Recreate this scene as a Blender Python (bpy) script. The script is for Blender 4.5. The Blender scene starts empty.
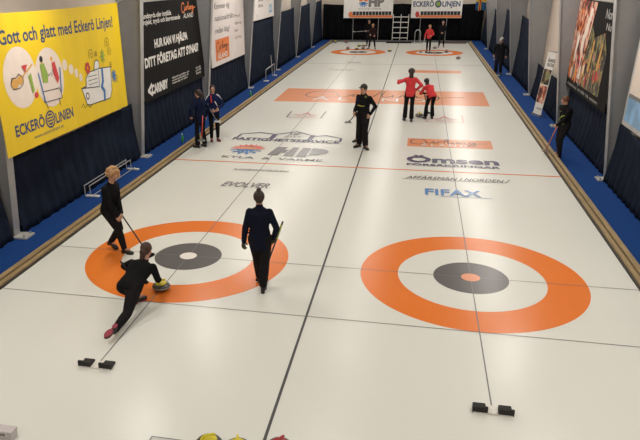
import bpy, bmesh, math, random
from mathutils import Vector, Matrix
random.seed(7)
SC = bpy.context.scene
COL = SC.collection
V = Vector

# ------------------------------------------------------------------ materials
def nd(nt, t, **kw):
    n = nt.nodes.new(t)
    for k, v in kw.items(): setattr(n, k, v)
    return n
MATS = {}
def mat(name, col, rough=0.6, metal=0.0, var=0.12, scale=30.0, bump=0.0, bscale=80.0, spec=0.5, sheen=0.0, coat=0.0, stretch=None):
    """procedural surface: base colour broken up by noise, optional bump"""
    if name in MATS: return MATS[name]
    m = bpy.data.materials.new(name); m.use_nodes = True
    nt = m.node_tree; b = nt.nodes['Principled BSDF']
    b.inputs['Roughness'].default_value = rough
    b.inputs['Metallic'].default_value = metal
    b.inputs['Specular IOR Level'].default_value = spec
    if sheen: b.inputs['Sheen Weight'].default_value = sheen
    if coat: b.inputs['Coat Weight'].default_value = coat
    tc = nd(nt, 'ShaderNodeTexCoord'); mp = nd(nt, 'ShaderNodeMapping')
    nt.links.new(tc.outputs['Object'], mp.inputs['Vector'])
    if stretch: mp.inputs['Scale'].default_value = stretch
    nz = nd(nt, 'ShaderNodeTexNoise'); nz.inputs['Scale'].default_value = scale; nz.inputs['Detail'].default_value = 4
    nt.links.new(mp.outputs['Vector'], nz.inputs['Vector'])
    rp = nd(nt, 'ShaderNodeValToRGB')
    c = V(col[:3])
    rp.color_ramp.elements[0].position = 0.3; rp.color_ramp.elements[1].position = 0.7
    rp.color_ramp.elements[0].color = (*(c * (1 - var)), 1)
    rp.color_ramp.elements[1].color = (*(V([min(1, x * (1 + var)) for x in c])), 1)
    nt.links.new(nz.outputs['Fac'], rp.inputs['Fac']); nt.links.new(rp.outputs['Color'], b.inputs['Base Color'])
    if bump:
        n2 = nd(nt, 'ShaderNodeTexNoise'); n2.inputs['Scale'].default_value = bscale; n2.inputs['Detail'].default_value = 3
        nt.links.new(mp.outputs['Vector'], n2.inputs['Vector'])
        bp = nd(nt, 'ShaderNodeBump'); bp.inputs['Strength'].default_value = bump; bp.inputs['Distance'].default_value = 0.01
        nt.links.new(n2.outputs['Fac'], bp.inputs['Height']); nt.links.new(bp.outputs['Normal'], b.inputs['Normal'])
    MATS[name] = m
    return m
def ice_mat(name, col, var=0.02):
    m = bpy.data.materials.new(name); m.use_nodes = True
    nt = m.node_tree; b = nt.nodes['Principled BSDF']
    geo = nd(nt, 'ShaderNodeNewGeometry')
    nz = nd(nt, 'ShaderNodeTexNoise'); nz.inputs['Scale'].default_value = 0.35; nz.inputs['Detail'].default_value = 2
    nt.links.new(geo.outputs['Position'], nz.inputs['Vector'])
    rp = nd(nt, 'ShaderNodeValToRGB'); c = V(col)
    rp.color_ramp.elements[0].position = 0.1; rp.color_ramp.elements[1].position = 0.9
    rp.color_ramp.elements[0].color = (*(c * (1 - var)), 1); rp.color_ramp.elements[1].color = (*(c * (1 + var * .5)), 1)
    nt.links.new(nz.outputs['Fac'], rp.inputs['Fac']); nt.links.new(rp.outputs['Color'], b.inputs['Base Color'])
    # pebbled surface: fine droplets
    pb = nd(nt, 'ShaderNodeTexNoise'); pb.inputs['Scale'].default_value = 45; pb.inputs['Detail'].default_value = 2
    nt.links.new(geo.outputs['Position'], pb.inputs['Vector'])
    bp = nd(nt, 'ShaderNodeBump'); bp.inputs['Strength'].default_value = 0.22; bp.inputs['Distance'].default_value = 0.004
    nt.links.new(pb.outputs['Fac'], bp.inputs['Height']); nt.links.new(bp.outputs['Normal'], b.inputs['Normal'])
    # worn tracks make the gloss uneven
    r = nd(nt, 'ShaderNodeMapRange'); r.inputs['To Min'].default_value = 0.24; r.inputs['To Max'].default_value = 0.28
    nt.links.new(nz.outputs['Fac'], r.inputs['Value']); nt.links.new(r.outputs['Result'], b.inputs['Roughness'])
    b.inputs['IOR'].default_value = 1.31
    return m

ICE = ice_mat('ice', (0.75, 0.755, 0.700))
I_OR = ice_mat('ice_orange', (0.80, 0.20, 0.028))
I_BAND = ice_mat('ice_band_orange', (0.80, 0.33, 0.17))
I_GREY = ice_mat('ice_grey', (0.125, 0.115, 0.115), 0.12)
I_LINE = ice_mat('ice_line', (0.10, 0.10, 0.10))
I_FINE = ice_mat('ice_fine_line', (0.18, 0.18, 0.18))
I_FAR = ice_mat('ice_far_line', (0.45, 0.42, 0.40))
I_HOG = ice_mat('ice_hog', (0.78, 0.22, 0.08))
I_TXT = ice_mat('ice_text_grey', (0.24, 0.23, 0.24))
I_SCR = ice_mat('ice_script', (0.10, 0.09, 0.09))
I_NAVY = ice_mat('ice_text_navy', (0.10, 0.095, 0.17))
I_BLUE = ice_mat('ice_text_blue', (0.10, 0.25, 0.55))
I_LBLUE = ice_mat('ice_text_light_blue', (0.35, 0.52, 0.72))
I_RED = ice_mat('ice_text_red', (0.75, 0.22, 0.18))
I_PINK = ice_mat('ice_text_pink', (0.78, 0.50, 0.45))
I_WHITE = ice_mat('ice_text_white', (0.86, 0.82, 0.76))

STEEL = mat('grey_painted_steel', (0.27, 0.275, 0.28), 0.45, 0.1, 0.06, 3)
STEEL2 = mat('pale_steel_flange', (0.36, 0.36, 0.36), 0.4, 0.2, 0.05, 4)
CURT = mat('navy_curtain_cloth', (0.011, 0.016, 0.030), 0.9, 0, 0.25, 3, 0.2, 20, spec=.08)
CURTK = mat('black_curtain_cloth', (0.0045, 0.005, 0.0065), 0.9, 0, 0.3, 3, 0.2, 20, spec=.08)
CARPET = mat('blue_carpet', (0.009, 0.050, 0.205), 0.95, 0, 0.16, 60, 0.4, 300, spec=.15)
WOOD = mat('bumper_wood', (0.33, 0.235, 0.115), 0.55, 0, 0.25, 6, 0.1, 40, stretch=(6, .4, 6))
WOODD = mat('bumper_wood_dark', (0.035, 0.028, 0.022), 0.7, 0, 0.25, 6)
SHEET = mat('cream_wall_sheet', (0.60, 0.53, 0.46), 0.6, 0, 0.06, 1.2, 0.3, 2)
CEIL = mat('ceiling_panel', (0.42, 0.40, 0.37), 0.7, 0, 0.05, 1)
CONC = mat('concrete', (0.25, 0.25, 0.24), 0.8, 0, 0.15, 4)
WHITEP = mat('white_paint', (0.75, 0.73, 0.70), 0.4, 0, 0.05, 5)
RUBBER = mat('black_rubber', (0.015, 0.014, 0.013), 0.7, 0, 0.2, 60, 0.3, 200)
GRANITE = mat('grey_granite', (0.06, 0.06, 0.055), 0.35, 0, 0.5, 180, coat=0.3)
GRANITE_B = mat('granite_band', (0.32, 0.31, 0.30), 0.6, 0, 0.3, 200)
YEL_P = mat('yellow_plastic', (0.72, 0.60, 0.02), 0.35, 0, 0.08, 10)
RED_P = mat('red_plastic', (0.38, 0.02, 0.025), 0.35, 0, 0.08, 10)
SKIN = mat('skin', (0.50, 0.27, 0.18), 0.55, 0, 0.06, 20)
EYE = mat('eye_dark', (0.03, 0.02, 0.02), 0.2)
LIP = mat('lips', (0.40, 0.12, 0.10), 0.5)
def cloth(name, c, **k): return mat(name, c, 0.9, 0, 0.15, 8, 0.35, 14, spec=.12, **k)
BLACKC = cloth('black_cloth', (0.008, 0.008, 0.009))
BLACK2 = cloth('soft_black_cloth', (0.012, 0.011, 0.012))
NAVYC = cloth('navy_cloth', (0.007, 0.009, 0.020))
BLUEC = cloth('blue_cloth', (0.009, 0.016, 0.060))
REDC = cloth('red_cloth', (0.66, 0.055, 0.06))
GREENC = cloth('green_cloth', (0.16, 0.24, 0.05))
WHITEC = cloth('white_cloth', (0.62, 0.62, 0.64))
GREYC = cloth('grey_cloth', (0.22, 0.22, 0.22))
BURG = mat('burgundy_sole', (0.30, 0.03, 0.055), 0.6)
SHOE = mat('black_shoe', (0.012, 0.011, 0.011), 0.5)
H_BLONDE = mat('blonde_hair', (0.42, 0.23, 0.10), 0.5, 0, 0.4, 25, 0.6, 60)
H_BROWN = mat('brown_hair', (0.028, 0.014, 0.009), 0.55, 0, 0.4, 25, 0.6, 60)
H_RED = mat('reddish_brown_hair', (0.050, 0.019, 0.011), 0.5, 0, 0.4, 25, 0.6, 60)
H_DARK = mat('dark_hair', (0.014, 0.010, 0.009), 0.5, 0, 0.4, 25, 0.6, 60)
CARBON = mat('dark_broom_handle', (0.02, 0.02, 0.022), 0.35)
ALU = mat('aluminium', (0.55, 0.55, 0.56), 0.35, 0.8, 0.05, 10)

# ------------------------------------------------------------------ object helpers
def tag(o, label=None, cat=None, group=None, kind=None):
    if label: o['label'] = label
    if cat: o['category'] = cat
    if group: o['group'] = group
    if kind: o['kind'] = kind
    return o
def empty(name, loc=(0, 0, 0), label=None, cat=None, group=None, kind=None):
    o = bpy.data.objects.new(name, None); COL.objects.link(o); o.location = loc
    o.empty_display_size = 0.1
    return tag(o, label, cat, group, kind)
def link_mesh(name, me, mats, parent=None, loc=(0, 0, 0)):
    o = bpy.data.objects.new(name, me); COL.objects.link(o)
    for m in (mats if isinstance(mats, (list, tuple)) else [mats]): me.materials.append(m)
    o.location = loc
    if parent: o.parent = parent
    return o
def obj(name, bm, mats, parent=None, smooth=False, loc=(0, 0, 0), world=False):
    """mesh object; world=True: verts are in world space, parent carries an offset"""
    if parent is not None and world:
        off = parent.location.copy(); p = parent.parent
        while p: off += p.location; p = p.parent
        bmesh.ops.translate(bm, verts=bm.verts, vec=-off)
    bmesh.ops.recalc_face_normals(bm, faces=bm.faces)
    me = bpy.data.meshes.new(name); bm.to_mesh(me); bm.free()
    if smooth:
        for p in me.polygons: p.use_smooth = True
    return link_mesh(name, me, mats, parent, loc)
def copy_tree(o, parent=None):
    c = o.copy(); COL.objects.link(c)
    if parent: c.parent = parent
    for ch in o.children: copy_tree(ch, c)
    return c
def box(bm, x0, x1, y0, y1, z0, z1, mi=0, bev=0):
    r = bmesh.ops.create_cube(bm, size=1)
    for v in r['verts']:
        v.co = V((x0 + (v.co.x + .5) * (x1 - x0), y0 + (v.co.y + .5) * (y1 - y0), z0 + (v.co.z + .5) * (z1 - z0)))
    fs = set(f for v in r['verts'] for f in v.link_faces)
    for f in fs: f.material_index = mi
    if bev:
        es = list(set(e for f in fs for e in f.edges))
        bmesh.ops.bevel(bm, geom=es, offset=bev, segments=2, profile=.6, affect='EDGES')
def tube(bm, pts, rad, seg=10, mi=0, cap=True, scale2=1.0, side=None):
    """loft of circles along a polyline; rad is a number or a list; scale2 flattens"""
    pts = [V(p) for p in pts]; n = len(pts)
    rads = rad if isinstance(rad, (list, tuple)) else [rad] * n
    prev = None; rings = []
    ref = V(side) if side else None
    for i, p in enumerate(pts):
        t = (pts[min(i + 1, n - 1)] - pts[max(i - 1, 0)]).normalized()
        if ref is not None: a = (ref - t * ref.dot(t)).normalized()
        elif prev is None:
            a = t.orthogonal().normalized()
        else: a = (prev - t * prev.dot(t)).normalized()
        prev = a; b = t.cross(a)
        rings.append([bm.verts.new(p + a * math.cos(k / seg * 2 * math.pi) * rads[i] + b * math.sin(k / seg * 2 * math.pi) * rads[i] * scale2) for k in range(seg)])
    for i in range(n - 1):
        for k in range(seg):
            f = bm.faces.new((rings[i][k], rings[i][(k + 1) % seg], rings[i + 1][(k + 1) % seg], rings[i + 1][k])); f.material_index = mi
    if cap:
        f = bm.faces.new(list(reversed(rings[0]))); f.material_index = mi
        f = bm.faces.new(rings[-1]); f.material_index = mi
def ball(bm, c, r, axes=None, seg=16, mi=0):
    """ellipsoid; r = (rx, ry, rz) along axes (three unit vectors)"""
    if isinstance(r, (int, float)): r = (r, r, r)
    axes = axes or (V((1, 0, 0)), V((0, 1, 0)), V((0, 0, 1)))
    res = bmesh.ops.create_uvsphere(bm, u_segments=seg, v_segments=max(6, seg * 2 // 3), radius=1)
    for v in res['verts']:
        q = v.co.copy(); v.co = V(c) + axes[0] * q.x * r[0] + axes[1] * q.y * r[1] + axes[2] * q.z * r[2]
    for f in set(f for v in res['verts'] for f in v.link_faces): f.material_index = mi
def capsule(bm, a, b, ra, rb, seg=14):
    a, b = V(a), V(b); tube(bm, [a, b], [ra, rb], seg); ball(bm, a, ra, seg=seg); ball(bm, b, rb, seg=seg)
def loft(bm, rings, seg=20):
    """rings = [(centre, vector a, vector b)]: ellipses joined; ends capped by domes"""
    rr = []
    for c, a, b in rings:
        rr.append([bm.verts.new(V(c) + V(a) * math.cos(k / seg * 2 * math.pi) + V(b) * math.sin(k / seg * 2 * math.pi)) for k in range(seg)])
    for i in range(len(rr) - 1):
        for k in range(seg): bm.faces.new((rr[i][k], rr[i][(k + 1) % seg], rr[i + 1][(k + 1) % seg], rr[i + 1][k]))
    bm.faces.new(list(reversed(rr[0]))); bm.faces.new(rr[-1])
def remeshed(bm, vox, smooth=3, factor=.6):
    """fuse everything in bm into one continuous surface"""
    bmesh.ops.recalc_face_normals(bm, faces=bm.faces)
    me = bpy.data.meshes.new('tmp'); bm.to_mesh(me); bm.free()
    o = bpy.data.objects.new('tmp', me); COL.objects.link(o)
    md = o.modifiers.new('r', 'REMESH'); md.mode = 'VOXEL'; md.voxel_size = vox
    if smooth:
        s = o.modifiers.new('s', 'SMOOTH'); s.iterations = smooth; s.factor = factor
    dg = bpy.context.evaluated_depsgraph_get(); dg.update()
    m2 = bpy.data.meshes.new_from_object(o.evaluated_get(dg))
    bpy.data.objects.remove(o); bpy.data.meshes.remove(me)
    out = bmesh.new(); out.from_mesh(m2); bpy.data.meshes.remove(m2)
    return out

# ------------------------------------------------------------------ flat art (paint on ice, prints on banners)
TID = [0]
class Art:
    """prints in a plane: o + u*U + v*W, layered outward along N"""
    def __init__(s, o, U, W, N, step=0.0012):
        s.o, s.U, s.W, s.N = V(o), V(U), V(W), V(N); s.step = step; s.h = step
    def P(s, u, v, h=None): return s.o + s.U * u + s.W * v + s.N * (s.h if h is None else h)
    def up(s): s.h += s.step
    def poly(s, bm, pts, mi=0):
        f = bm.faces.new([bm.verts.new(s.P(*p)) for p in pts]); f.material_index = mi
        ly = bm.faces.layers.int.get('tid')
        if ly: f[ly] = TID[0]
        if len(pts) > 4: bmesh.ops.triangulate(bm, faces=[f])
        s.h += 2e-5
    def rect(s, bm, u0, u1, v0, v1, mi=0): s.poly(bm, [(u0, v0), (u1, v0), (u1, v1), (u0, v1)], mi)
    def oval(s, bm, cu, cv, ru, rv, mi=0, n=40, rot=0):
        c, q = math.cos(rot), math.sin(rot)
        s.poly(bm, [(cu + ru * math.cos(t) * c - rv * math.sin(t) * q, cv + ru * math.cos(t) * q + rv * math.sin(t) * c) for t in [k / n * 2 * math.pi for k in range(n)]], mi)
    def ring(s, bm, cu, cv, r0, r1, mi=0, n=96, sq=1.0, a0=0, a1=2 * math.pi):
        for k in range(n):
            t0, t1 = a0 + (a1 - a0) * k / n, a0 + (a1 - a0) * (k + 1) / n
            f = bm.faces.new([bm.verts.new(s.P(cu + r * math.cos(t), cv + sq * r * math.sin(t))) for r, t in ((r0, t0), (r1, t0), (r1, t1), (r0, t1))]); f.material_index = mi
    def stroke(s, bm, pts, w, mi=0):
        for (a, b), (c, d) in zip(pts[:-1], pts[1:]):
            dx, dy = c - a, d - b; l = math.hypot(dx, dy) or 1; nx, ny = -dy / l * w / 2, dx / l * w / 2
            ex, ey = dx / l * w * .35, dy / l * w * .35
            s.poly(bm, [(a + nx - ex, b + ny - ey), (a - nx - ex, b - ny - ey), (c - nx + ex, d - ny + ey), (c + nx + ex, d + ny + ey)], mi)
    def text(s, bm, st, u0, u1, v0, v1, mi=0, bold=0.0, shear=0.0, cap=True, v_right=None):
        """lettering fitted to the box u0..u1, v0..v1 (v1 = top of capitals); v_right tilts the baseline"""
        TID[0] += 1; ly = bm.faces.layers.int.get('tid')
        cu = bpy.data.curves.new('t', 'FONT'); cu.body = st; cu.offset = bold; cu.shear = shear; cu.resolution_u = 3
        o = bpy.data.objects.new('t', cu); COL.objects.link(o)
        dg = bpy.context.evaluated_depsgraph_get(); dg.update()
        me = bpy.data.meshes.new_from_object(o.evaluated_get(dg))
        bpy.data.objects.remove(o); bpy.data.curves.remove(cu)
        xs = [v.co.x for v in me.vertices]
        if not xs: return
        x0, x1 = min(xs), max(xs); H = 0.70
        vs = []
        for v in me.vertices:
            t = (v.co.x - x0) / (x1 - x0)
            u = u0 + t * (u1 - u0); w = v0 + (v.co.y / H) * (v1 - v0) + (0 if v_right is None else t * (v_right - v0))
            vs.append(bm.verts.new(s.P(u, w)))
        for p in me.polygons:
            try:
                f = bm.faces.new([vs[i] for i in p.vertices]); f.material_index = mi
                if ly: f[ly] = TID[0]
            except ValueError: pass
        bpy.data.meshes.remove(me)
def spiral(cu, cv, r0, r1, turns=1.5, n=26, ph=0, sq=1):
    return [(cu + (r0 + (r1 - r0) * k / n) * math.cos(ph + turns * 2 * math.pi * k / n), cv + sq * (r0 + (r1 - r0) * k / n) * math.sin(ph + turns * 2 * math.pi * k / n)) for k in range(n + 1)]
def catmull(pts, n=6):
    out = []
    for i in range(len(pts) - 1):
        p0 = V(pts[max(i - 1, 0)]); p1 = V(pts[i]); p2 = V(pts[i + 1]); p3 = V(pts[min(i + 2, len(pts) - 1)])
        for k in range(n):
            t = k / n
            out.append(tuple(0.5 * ((2 * p1) + (-p0 + p2) * t + (2 * p0 - 5 * p1 + 4 * p2 - p3) * t * t + (-p0 + 3 * p1 - 3 * p2 + p3) * t ** 3)))
    out.append(tuple(pts[-1])); return out
# a handwritten «Curling» as strokes in a 0..1 x 0..1 box
SCRIPT = [catmull([(.20, .78), (.14, .98), (.04, .88), (.0, .5), (.03, .2), (.12, .1), (.2, .3)]),
          catmull([(.2, .62), (.22, .36), (.27, .34), (.31, .6), (.31, .36), (.35, .34), (.37, .58), (.40, .62), (.44, .56)]),
          catmull([(.44, .36), (.47, .9), (.5, 1.0), (.49, .6), (.5, .34), (.54, .4), (.56, .6), (.56, .38), (.6, .36)]),
          catmull([(.6, .36), (.62, .6), (.64, .36), (.66, .55), (.7, .6), (.71, .38), (.74, .36)]),
          catmull([(.84, .58), (.79, .62), (.76, .48), (.8, .38), (.84, .56), (.84, .2), (.8, .0), (.74, .1), (.86, .4), (1.0, .5)])]

# ================================================================== CAMERA
cam = bpy.data.cameras.new('camera'); co = bpy.data.objects.new('camera', cam); COL.objects.link(co)
yaw, pitch, roll, fpx = -0.2162, 0.4220, -0.0135, 633.387
F = V((math.sin(yaw) * math.cos(pitch), math.cos(yaw) * math.cos(pitch), -math.sin(pitch)))
RT = V((math.cos(yaw), -math.sin(yaw), 0)); UP = RT.cross(F)
R2 = RT * math.cos(roll) + UP * math.sin(roll); U2 = UP * math.cos(roll) - RT * math.sin(roll)
co.matrix_world = Matrix(((R2.x, U2.x, -F.x, 1.3056), (R2.y, U2.y, -F.y, -10.0487), (R2.z, U2.z, -F.z, 4.625), (0, 0, 0, 1)))
cam.sensor_fit = 'HORIZONTAL'; cam.sensor_width = 36; cam.lens = 36 * fpx / 640
cam.shift_x = 46.974 / 640; cam.shift_y = 42.084 / 640
cam.clip_start = 0.05; cam.clip_end = 200
SC.camera = co

# ================================================================== THE HALL
YB = 43.6      # curtain line of the far wall
YF = -13.0
def struct(name, bm, m, parent=None, **k):
    o = obj(name, bm, m, parent, **k)
    if parent is None: o['kind'] = 'structure'
    return o
bm = bmesh.new(); box(bm, -6.7, 6.7, YF - .2, YB + .6, -0.30, -0.10); struct('floor_slab', bm, CONC)
bm = bmesh.new(); box(bm, -5.075, 5.075, -7.0, 41.9, -0.10, 0.0); floor = struct('floor', bm, ICE)
for nm, x in (('wall_left', -6.42), ('wall_right', 6.42)):
    s = -1 if x < 0 else 1
    bm = bmesh.new(); box(bm, min(x, x + s * .2), max(x, x + s * .2), YF, YB + .4, -0.1, 6.2)
    struct(nm, bm, SHEET)
bm = bmesh.new(); box(bm, -6.62, 6.62, YB + .2, YB + .4, -0.1, 6.2); struct('wall_back', bm, SHEET)
bm = bmesh.new(); box(bm, -6.62, 6.62, YF - .2, YF, -0.1, 6.2); struct('wall_front', bm, SHEET)
bm = bmesh.new(); box(bm, -6.62, 6.62, YF - .2, YB + .4, 6.2, 6.35); struct('ceiling', bm, CEIL)
# blue carpet walkways either side and the strip behind the bumpers
for s, nm in ((-1, 'floor_left_walkway'), (1, 'floor_right_walkway')):
    bm = bmesh.new(); xs = sorted((s * 5.30, s * 6.42)); box(bm, xs[0], xs[1], -8, YB + .2, -0.10, 0.012)
    struct(nm, bm, CARPET)
bm = bmesh.new(); box(bm, -5.3, 5.3, 42.12, YB + .2, -0.10, 0.008); struct('floor_back_strip', bm, mat('grey_strip', (.10, .10, .105), .8))
bm = bmesh.new(); box(bm, -5.3, 5.3, -9.0, -7.0, -0.10, 0.0); struct('floor_front_strip', bm, CONC)
# wooden side bumpers
for s, nm in ((-1, 'baseboard_left'), (1, 'baseboard_right')):
    e = empty(nm, kind='structure')
    for a, b, z, m in ((5.075, 5.105, .035, WOODD), (5.105, 5.185, .065, WOOD), (5.185, 5.205, .05, WOODD), (5.205, 5.30, .095, WOOD)):
        bm = bmesh.new(); xs = sorted((s * a, s * b)); box(bm, xs[0], xs[1], -7, 42.0, -0.1, z, bev=.004)
        obj('bumper_rail', bm, m, e)
bm = bmesh.new(); box(bm, -5.3, 5.3, 41.9, 42.0, -0.1, 0.10); box(bm, -5.3, 5.3, 42.02, 42.12, -0.1, .13)
struct('baseboard_back', bm, mat('grey_end_board', (.12, .12, .125), .6))

# ------------------------------------------------------------------ paint under the ice
TT = 34.75
G = Art((0, 0, 0), (1, 0, 0), (0, 1, 0), (0, 0, 1), 0.0012)
XL, XR = -2.4858, 2.4858
def paint(name, fn, mats, label=None):
    bm = bmesh.new(); fn(bm); o = obj(name, bm, mats, floor)
    if label: o['label'] = label
G.h = .0012
paint('house_ring', lambda b: [G.ring(b, cx, cy, 1.20, 1.83, n=128) for cx in (XL,) for cy in (0,)], I_OR, 'orange outer ring of the near left house')
paint('house_ring', lambda b: G.ring(b, XR, 0, 1.20, 1.83, n=128), I_OR, 'orange outer ring of the near right house')
for cx in (XL, XR):
    paint('house_ring', lambda b: G.ring(b, cx, TT, 1.20, 1.83, n=96), I_OR)
for cx in (XL, XR):
    for cy in (0, TT): paint('house_center', lambda b: G.oval(b, cx, cy, .61, .61, n=72), I_GREY)
G.h = .0024
for cx, m in ((XL, I_WHITE), (XR, I_BAND)):
    for cy in (0, TT): paint('house_button', lambda b: G.oval(b, cx, cy, .155, .155, n=36), m)
G.h = .0036
paint('sheet_divider_line', lambda b: G.rect(b, -.018, .018, -7, 41.9), I_LINE, 'black line dividing the two sheets')
for cx in (XL, XR):
    def cl(b):
        G.rect(b, cx - .008, cx + .008, -3.6, -.155); G.rect(b, cx - .008, cx + .008, .155, TT - .155)
        G.rect(b, cx - .008, cx + .008, TT + .155, 38.4)
    paint('center_line', cl, I_FINE)
    for cy in (0, TT):
        def tee(b):
            x0, x1 = (-5.07, -.02) if cx < 0 else (.02, 5.07)
            G.rect(b, x0, cx - .155, cy - .007, cy + .007); G.rect(b, cx + .155, x1, cy - .007, cy + .007)
        paint('tee_line', tee, I_FINE)
for y in (-1.835, TT + 1.835): paint('back_line', lambda b: G.rect(b, -5.07, 5.07, y - .007, y + .007), I_FINE)
paint('hog_line', lambda b: G.rect(b, -5.07, 5.07, 6.40 - .035, 6.40 + .035), I_HOG, 'thin orange hog line across both sheets')
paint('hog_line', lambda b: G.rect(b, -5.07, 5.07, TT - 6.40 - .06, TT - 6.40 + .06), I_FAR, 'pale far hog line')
G.h = .0012
paint('sponsor_band', lambda b: G.poly(b, [(-4.27, 15.82), (4.25, 15.82), (4.28, 19.15), (-4.28, 19.15)]), I_BAND, 'wide orange band across both sheets')
paint('sponsor_band', lambda b: G.poly(b, [(1.26, 8.97), (3.71, 8.97), (3.74, 10.02), (1.26, 10.02)]), I_BAND, 'small orange sponsor rectangle')
paint('sponsor_band', lambda b: G.rect(b, 1.34, 3.69, 25.0, 26.0), I_BAND, 'short orange strip before the far right house')
G.h = .0026
def script(art, bm, u0, u1, v0, v1, w, mi=0):
    for st in SCRIPT: art.stroke(bm, [(u0 + p[0] * (u1 - u0), v0 + p[1] * (v1 - v0)) for p in st], w, mi)
paint('sponsor_lettering', lambda b: (script(G, b, -3.2, 3.4, 16.7, 18.6, .05, 0), G.text(b, 'Å L A N D', -2.75, 1.85, 16.35, 17.05, 1, .0)), [I_SCR, I_WHITE], 'script and white capitals on the wide orange band')
paint('sponsor_lettering', lambda b: (script(G, b, 1.35, 3.6, 9.2, 9.98, .03, 0), G.text(b, 'Å L A N D', 1.65, 3.0, 9.06, 9.34, 1, .01)), [I_SCR, I_WHITE], 'script and white capitals on the small orange rectangle')
paint('sponsor_lettering', lambda b: G.text(b, 'Ömsen', 1.27, 3.70, 7.22, 7.80, 0, .035), I_NAVY, 'dark Ömsen lettering')
paint('sponsor_lettering', lambda b: G.text(b, 'FÖRSÄKRINGAR', 1.29, 3.70, 6.86, 7.05, 0, .03), I_NAVY)
def af(b):
    G.text(b, 'AFFÄRSMÄN I NORDEN', 1.30, 3.66, 5.62, 5.86, 0, .0, .4)
    G.stroke(b, [(1.22, 5.57), (3.68, 5.60)], .02); G.stroke(b, [(3.68, 5.6), (3.80, 5.9)], .02)
paint('sponsor_lettering', af, I_SCR)
paint('sponsor_lettering', lambda b: (G.text(b, 'FIFAX', 1.76, 3.03, 4.40, 4.84, 0, .02), G.stroke(b, [(2.1, 4.30), (3.24, 4.33)], .03, 1)), [I_BLUE, I_LBLUE], 'blue FIFAX lettering')
paint('sponsor_lettering', lambda b: G.text(b, 'EVOLVER', -3.12, -1.93, 4.20, 4.58, 0, .02, .35), I_TXT, 'slanted grey EVOLVER lettering')
paint('sponsor_lettering', lambda b: G.text(b, 'ALANDSBANKEN FÖRSÄKRING', -3.19, -1.70, 5.62, 5.78, 0, .01, .2), I_TXT)
paint('sponsor_lettering', lambda b: G.text(b, 'KYLA  &  VÄRME', -3.86, -0.99, 6.80, 7.03, 0, .01), I_TXT)
def hp(b):
    # H of two leaning blocks with a narrow bridge, P with a pointed round bowl
    G.poly(b, [(-2.64, 7.28), (-2.34, 7.28), (-2.20, 8.25), (-2.52, 8.25)]); G.poly(b, [(-2.18, 7.26), (-1.88, 7.24), (-1.86, 8.25), (-2.04, 8.27)])
    G.poly(b, [(-2.32, 7.62), (-2.16, 7.62), (-2.12, 7.92), (-2.26, 7.92)])
    G.poly(b, [(-1.80, 7.24), (-1.52, 7.22), (-1.50, 8.25), (-1.74, 8.25)])
    G.poly(b, [(-1.46, 7.45), (-1.2, 7.5), (-1.0, 7.68), (-.93, 7.88), (-1.02, 8.1), (-1.2, 8.23), (-1.46, 8.25)])
paint('sponsor_lettering', hp, I_TXT, 'large grey HP lettering')
def sun(b):
    G.ring(b, -3.36, 7.85, .26, .42, 0, 24, 1.1, 0, math.pi)
    for k in range(9):
        t = math.pi * (k + .5) / 9; c, s = math.cos(t), math.sin(t)
        G.poly(b, [(-3.36 + .42 * math.cos(t - .13), 7.85 + .46 * math.sin(t - .13)), (-3.36 + .42 * math.cos(t + .13), 7.85 + .46 * math.sin(t + .13)), (-3.36 + .56 * c, 7.85 + .62 * s)], 0)
    G.oval(b, -3.36, 7.93, .24, .14, 2)
    for k in range(6):
        t = math.pi + math.pi * (k + .5) / 6
        G.stroke(b, [(-3.36, 7.8), (-3.36 + .46 * math.cos(t), 7.8 + .52 * math.sin(t))], .075, 1)
        m = (-3.36 + .34 * math.cos(t), 7.8 + .38 * math.sin(t))
        G.stroke(b, [(m[0] - .08, m[1]), (m[0] + .08, m[1])], .05, 1)
paint('sponsor_emblem', sun, [I_RED, I_BLUE, I_BAND], 'half sun over half snowflake emblem')
def roofs(b):
    w = .10
    G.stroke(b, [(-4.05, 9.35), (-4.02, 9.75), (-3.45, 10.05), (-2.95, 9.85)], .07)
    G.stroke(b, [(-2.95, 9.3), (-2.93, 9.85)], .16); G.stroke(b, [(-2.93, 9.85), (-2.3, 10.35), (-1.72, 9.85)], .07)
    G.stroke(b, [(-1.72, 9.35), (-1.70, 9.85)], .16); G.stroke(b, [(-1.66, 9.75), (-1.3, 9.95), (-.78, 9.6), (-.76, 9.2)], .07)
    G.text(b, 'HP', -2.46, -2.14, 9.86, 10.12, 1, .03); G.text(b, 'CITY', -2.58, -2.02, 9.5, 9.74, 1, 0)
paint('sponsor_emblem', roofs, [I_NAVY, I_TXT], 'outline of three gabled roofs')
paint('sponsor_lettering', lambda b: G.text(b, 'FASTIGHETSSERVICE', -4.14, -0.77, 8.95, 9.28, 0, .03), I_NAVY, 'dark FASTIGHETSSERVICE lettering')
for x0, x1 in ((-3.1, -1.85), (1.85, 3.08)):
    def u(b):
        G.stroke(b, [(x0 - .02, 13.75), (x0, 12.6)], .05, 0 if x0 < 0 else 1); G.stroke(b, [(x0, 12.6), (x1, 12.6)], .05, 1); G.stroke(b, [(x1, 12.6), (x1 + .02, 13.85)], .05, 0 if x0 < 0 else 1)
        m = (x0 + x1) / 2
        G.stroke(b, [(m - .4, 13.1), (m - .15, 13.15), (m, 13.55), (m + .15, 13.15), (m + .4, 13.1)], .06, 2)
        G.text(b, 'ÅLAND', m - .3, m + .3, 12.75, 13.0, 1, .01)
    paint('sponsor_emblem', u, [I_TXT, I_PINK, I_RED])
paint('sponsor_lettering', lambda b: G.text(b, 'FINNLINES', -2.62, -1.81, 28.8, 29.15, 0, .03), I_TXT)
paint('sponsor_lettering', lambda b: G.text(b, 'Transmar', -3.3, -1.9, 25.3, 26.1, 0, 0), I_FAR)
def wire(b):
    G.stroke(b, [(-1.23, -5.3), (-1.23, -4.86), (-.6, -4.86)], .015)
paint('floor_outline', wire, I_FINE)

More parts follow.
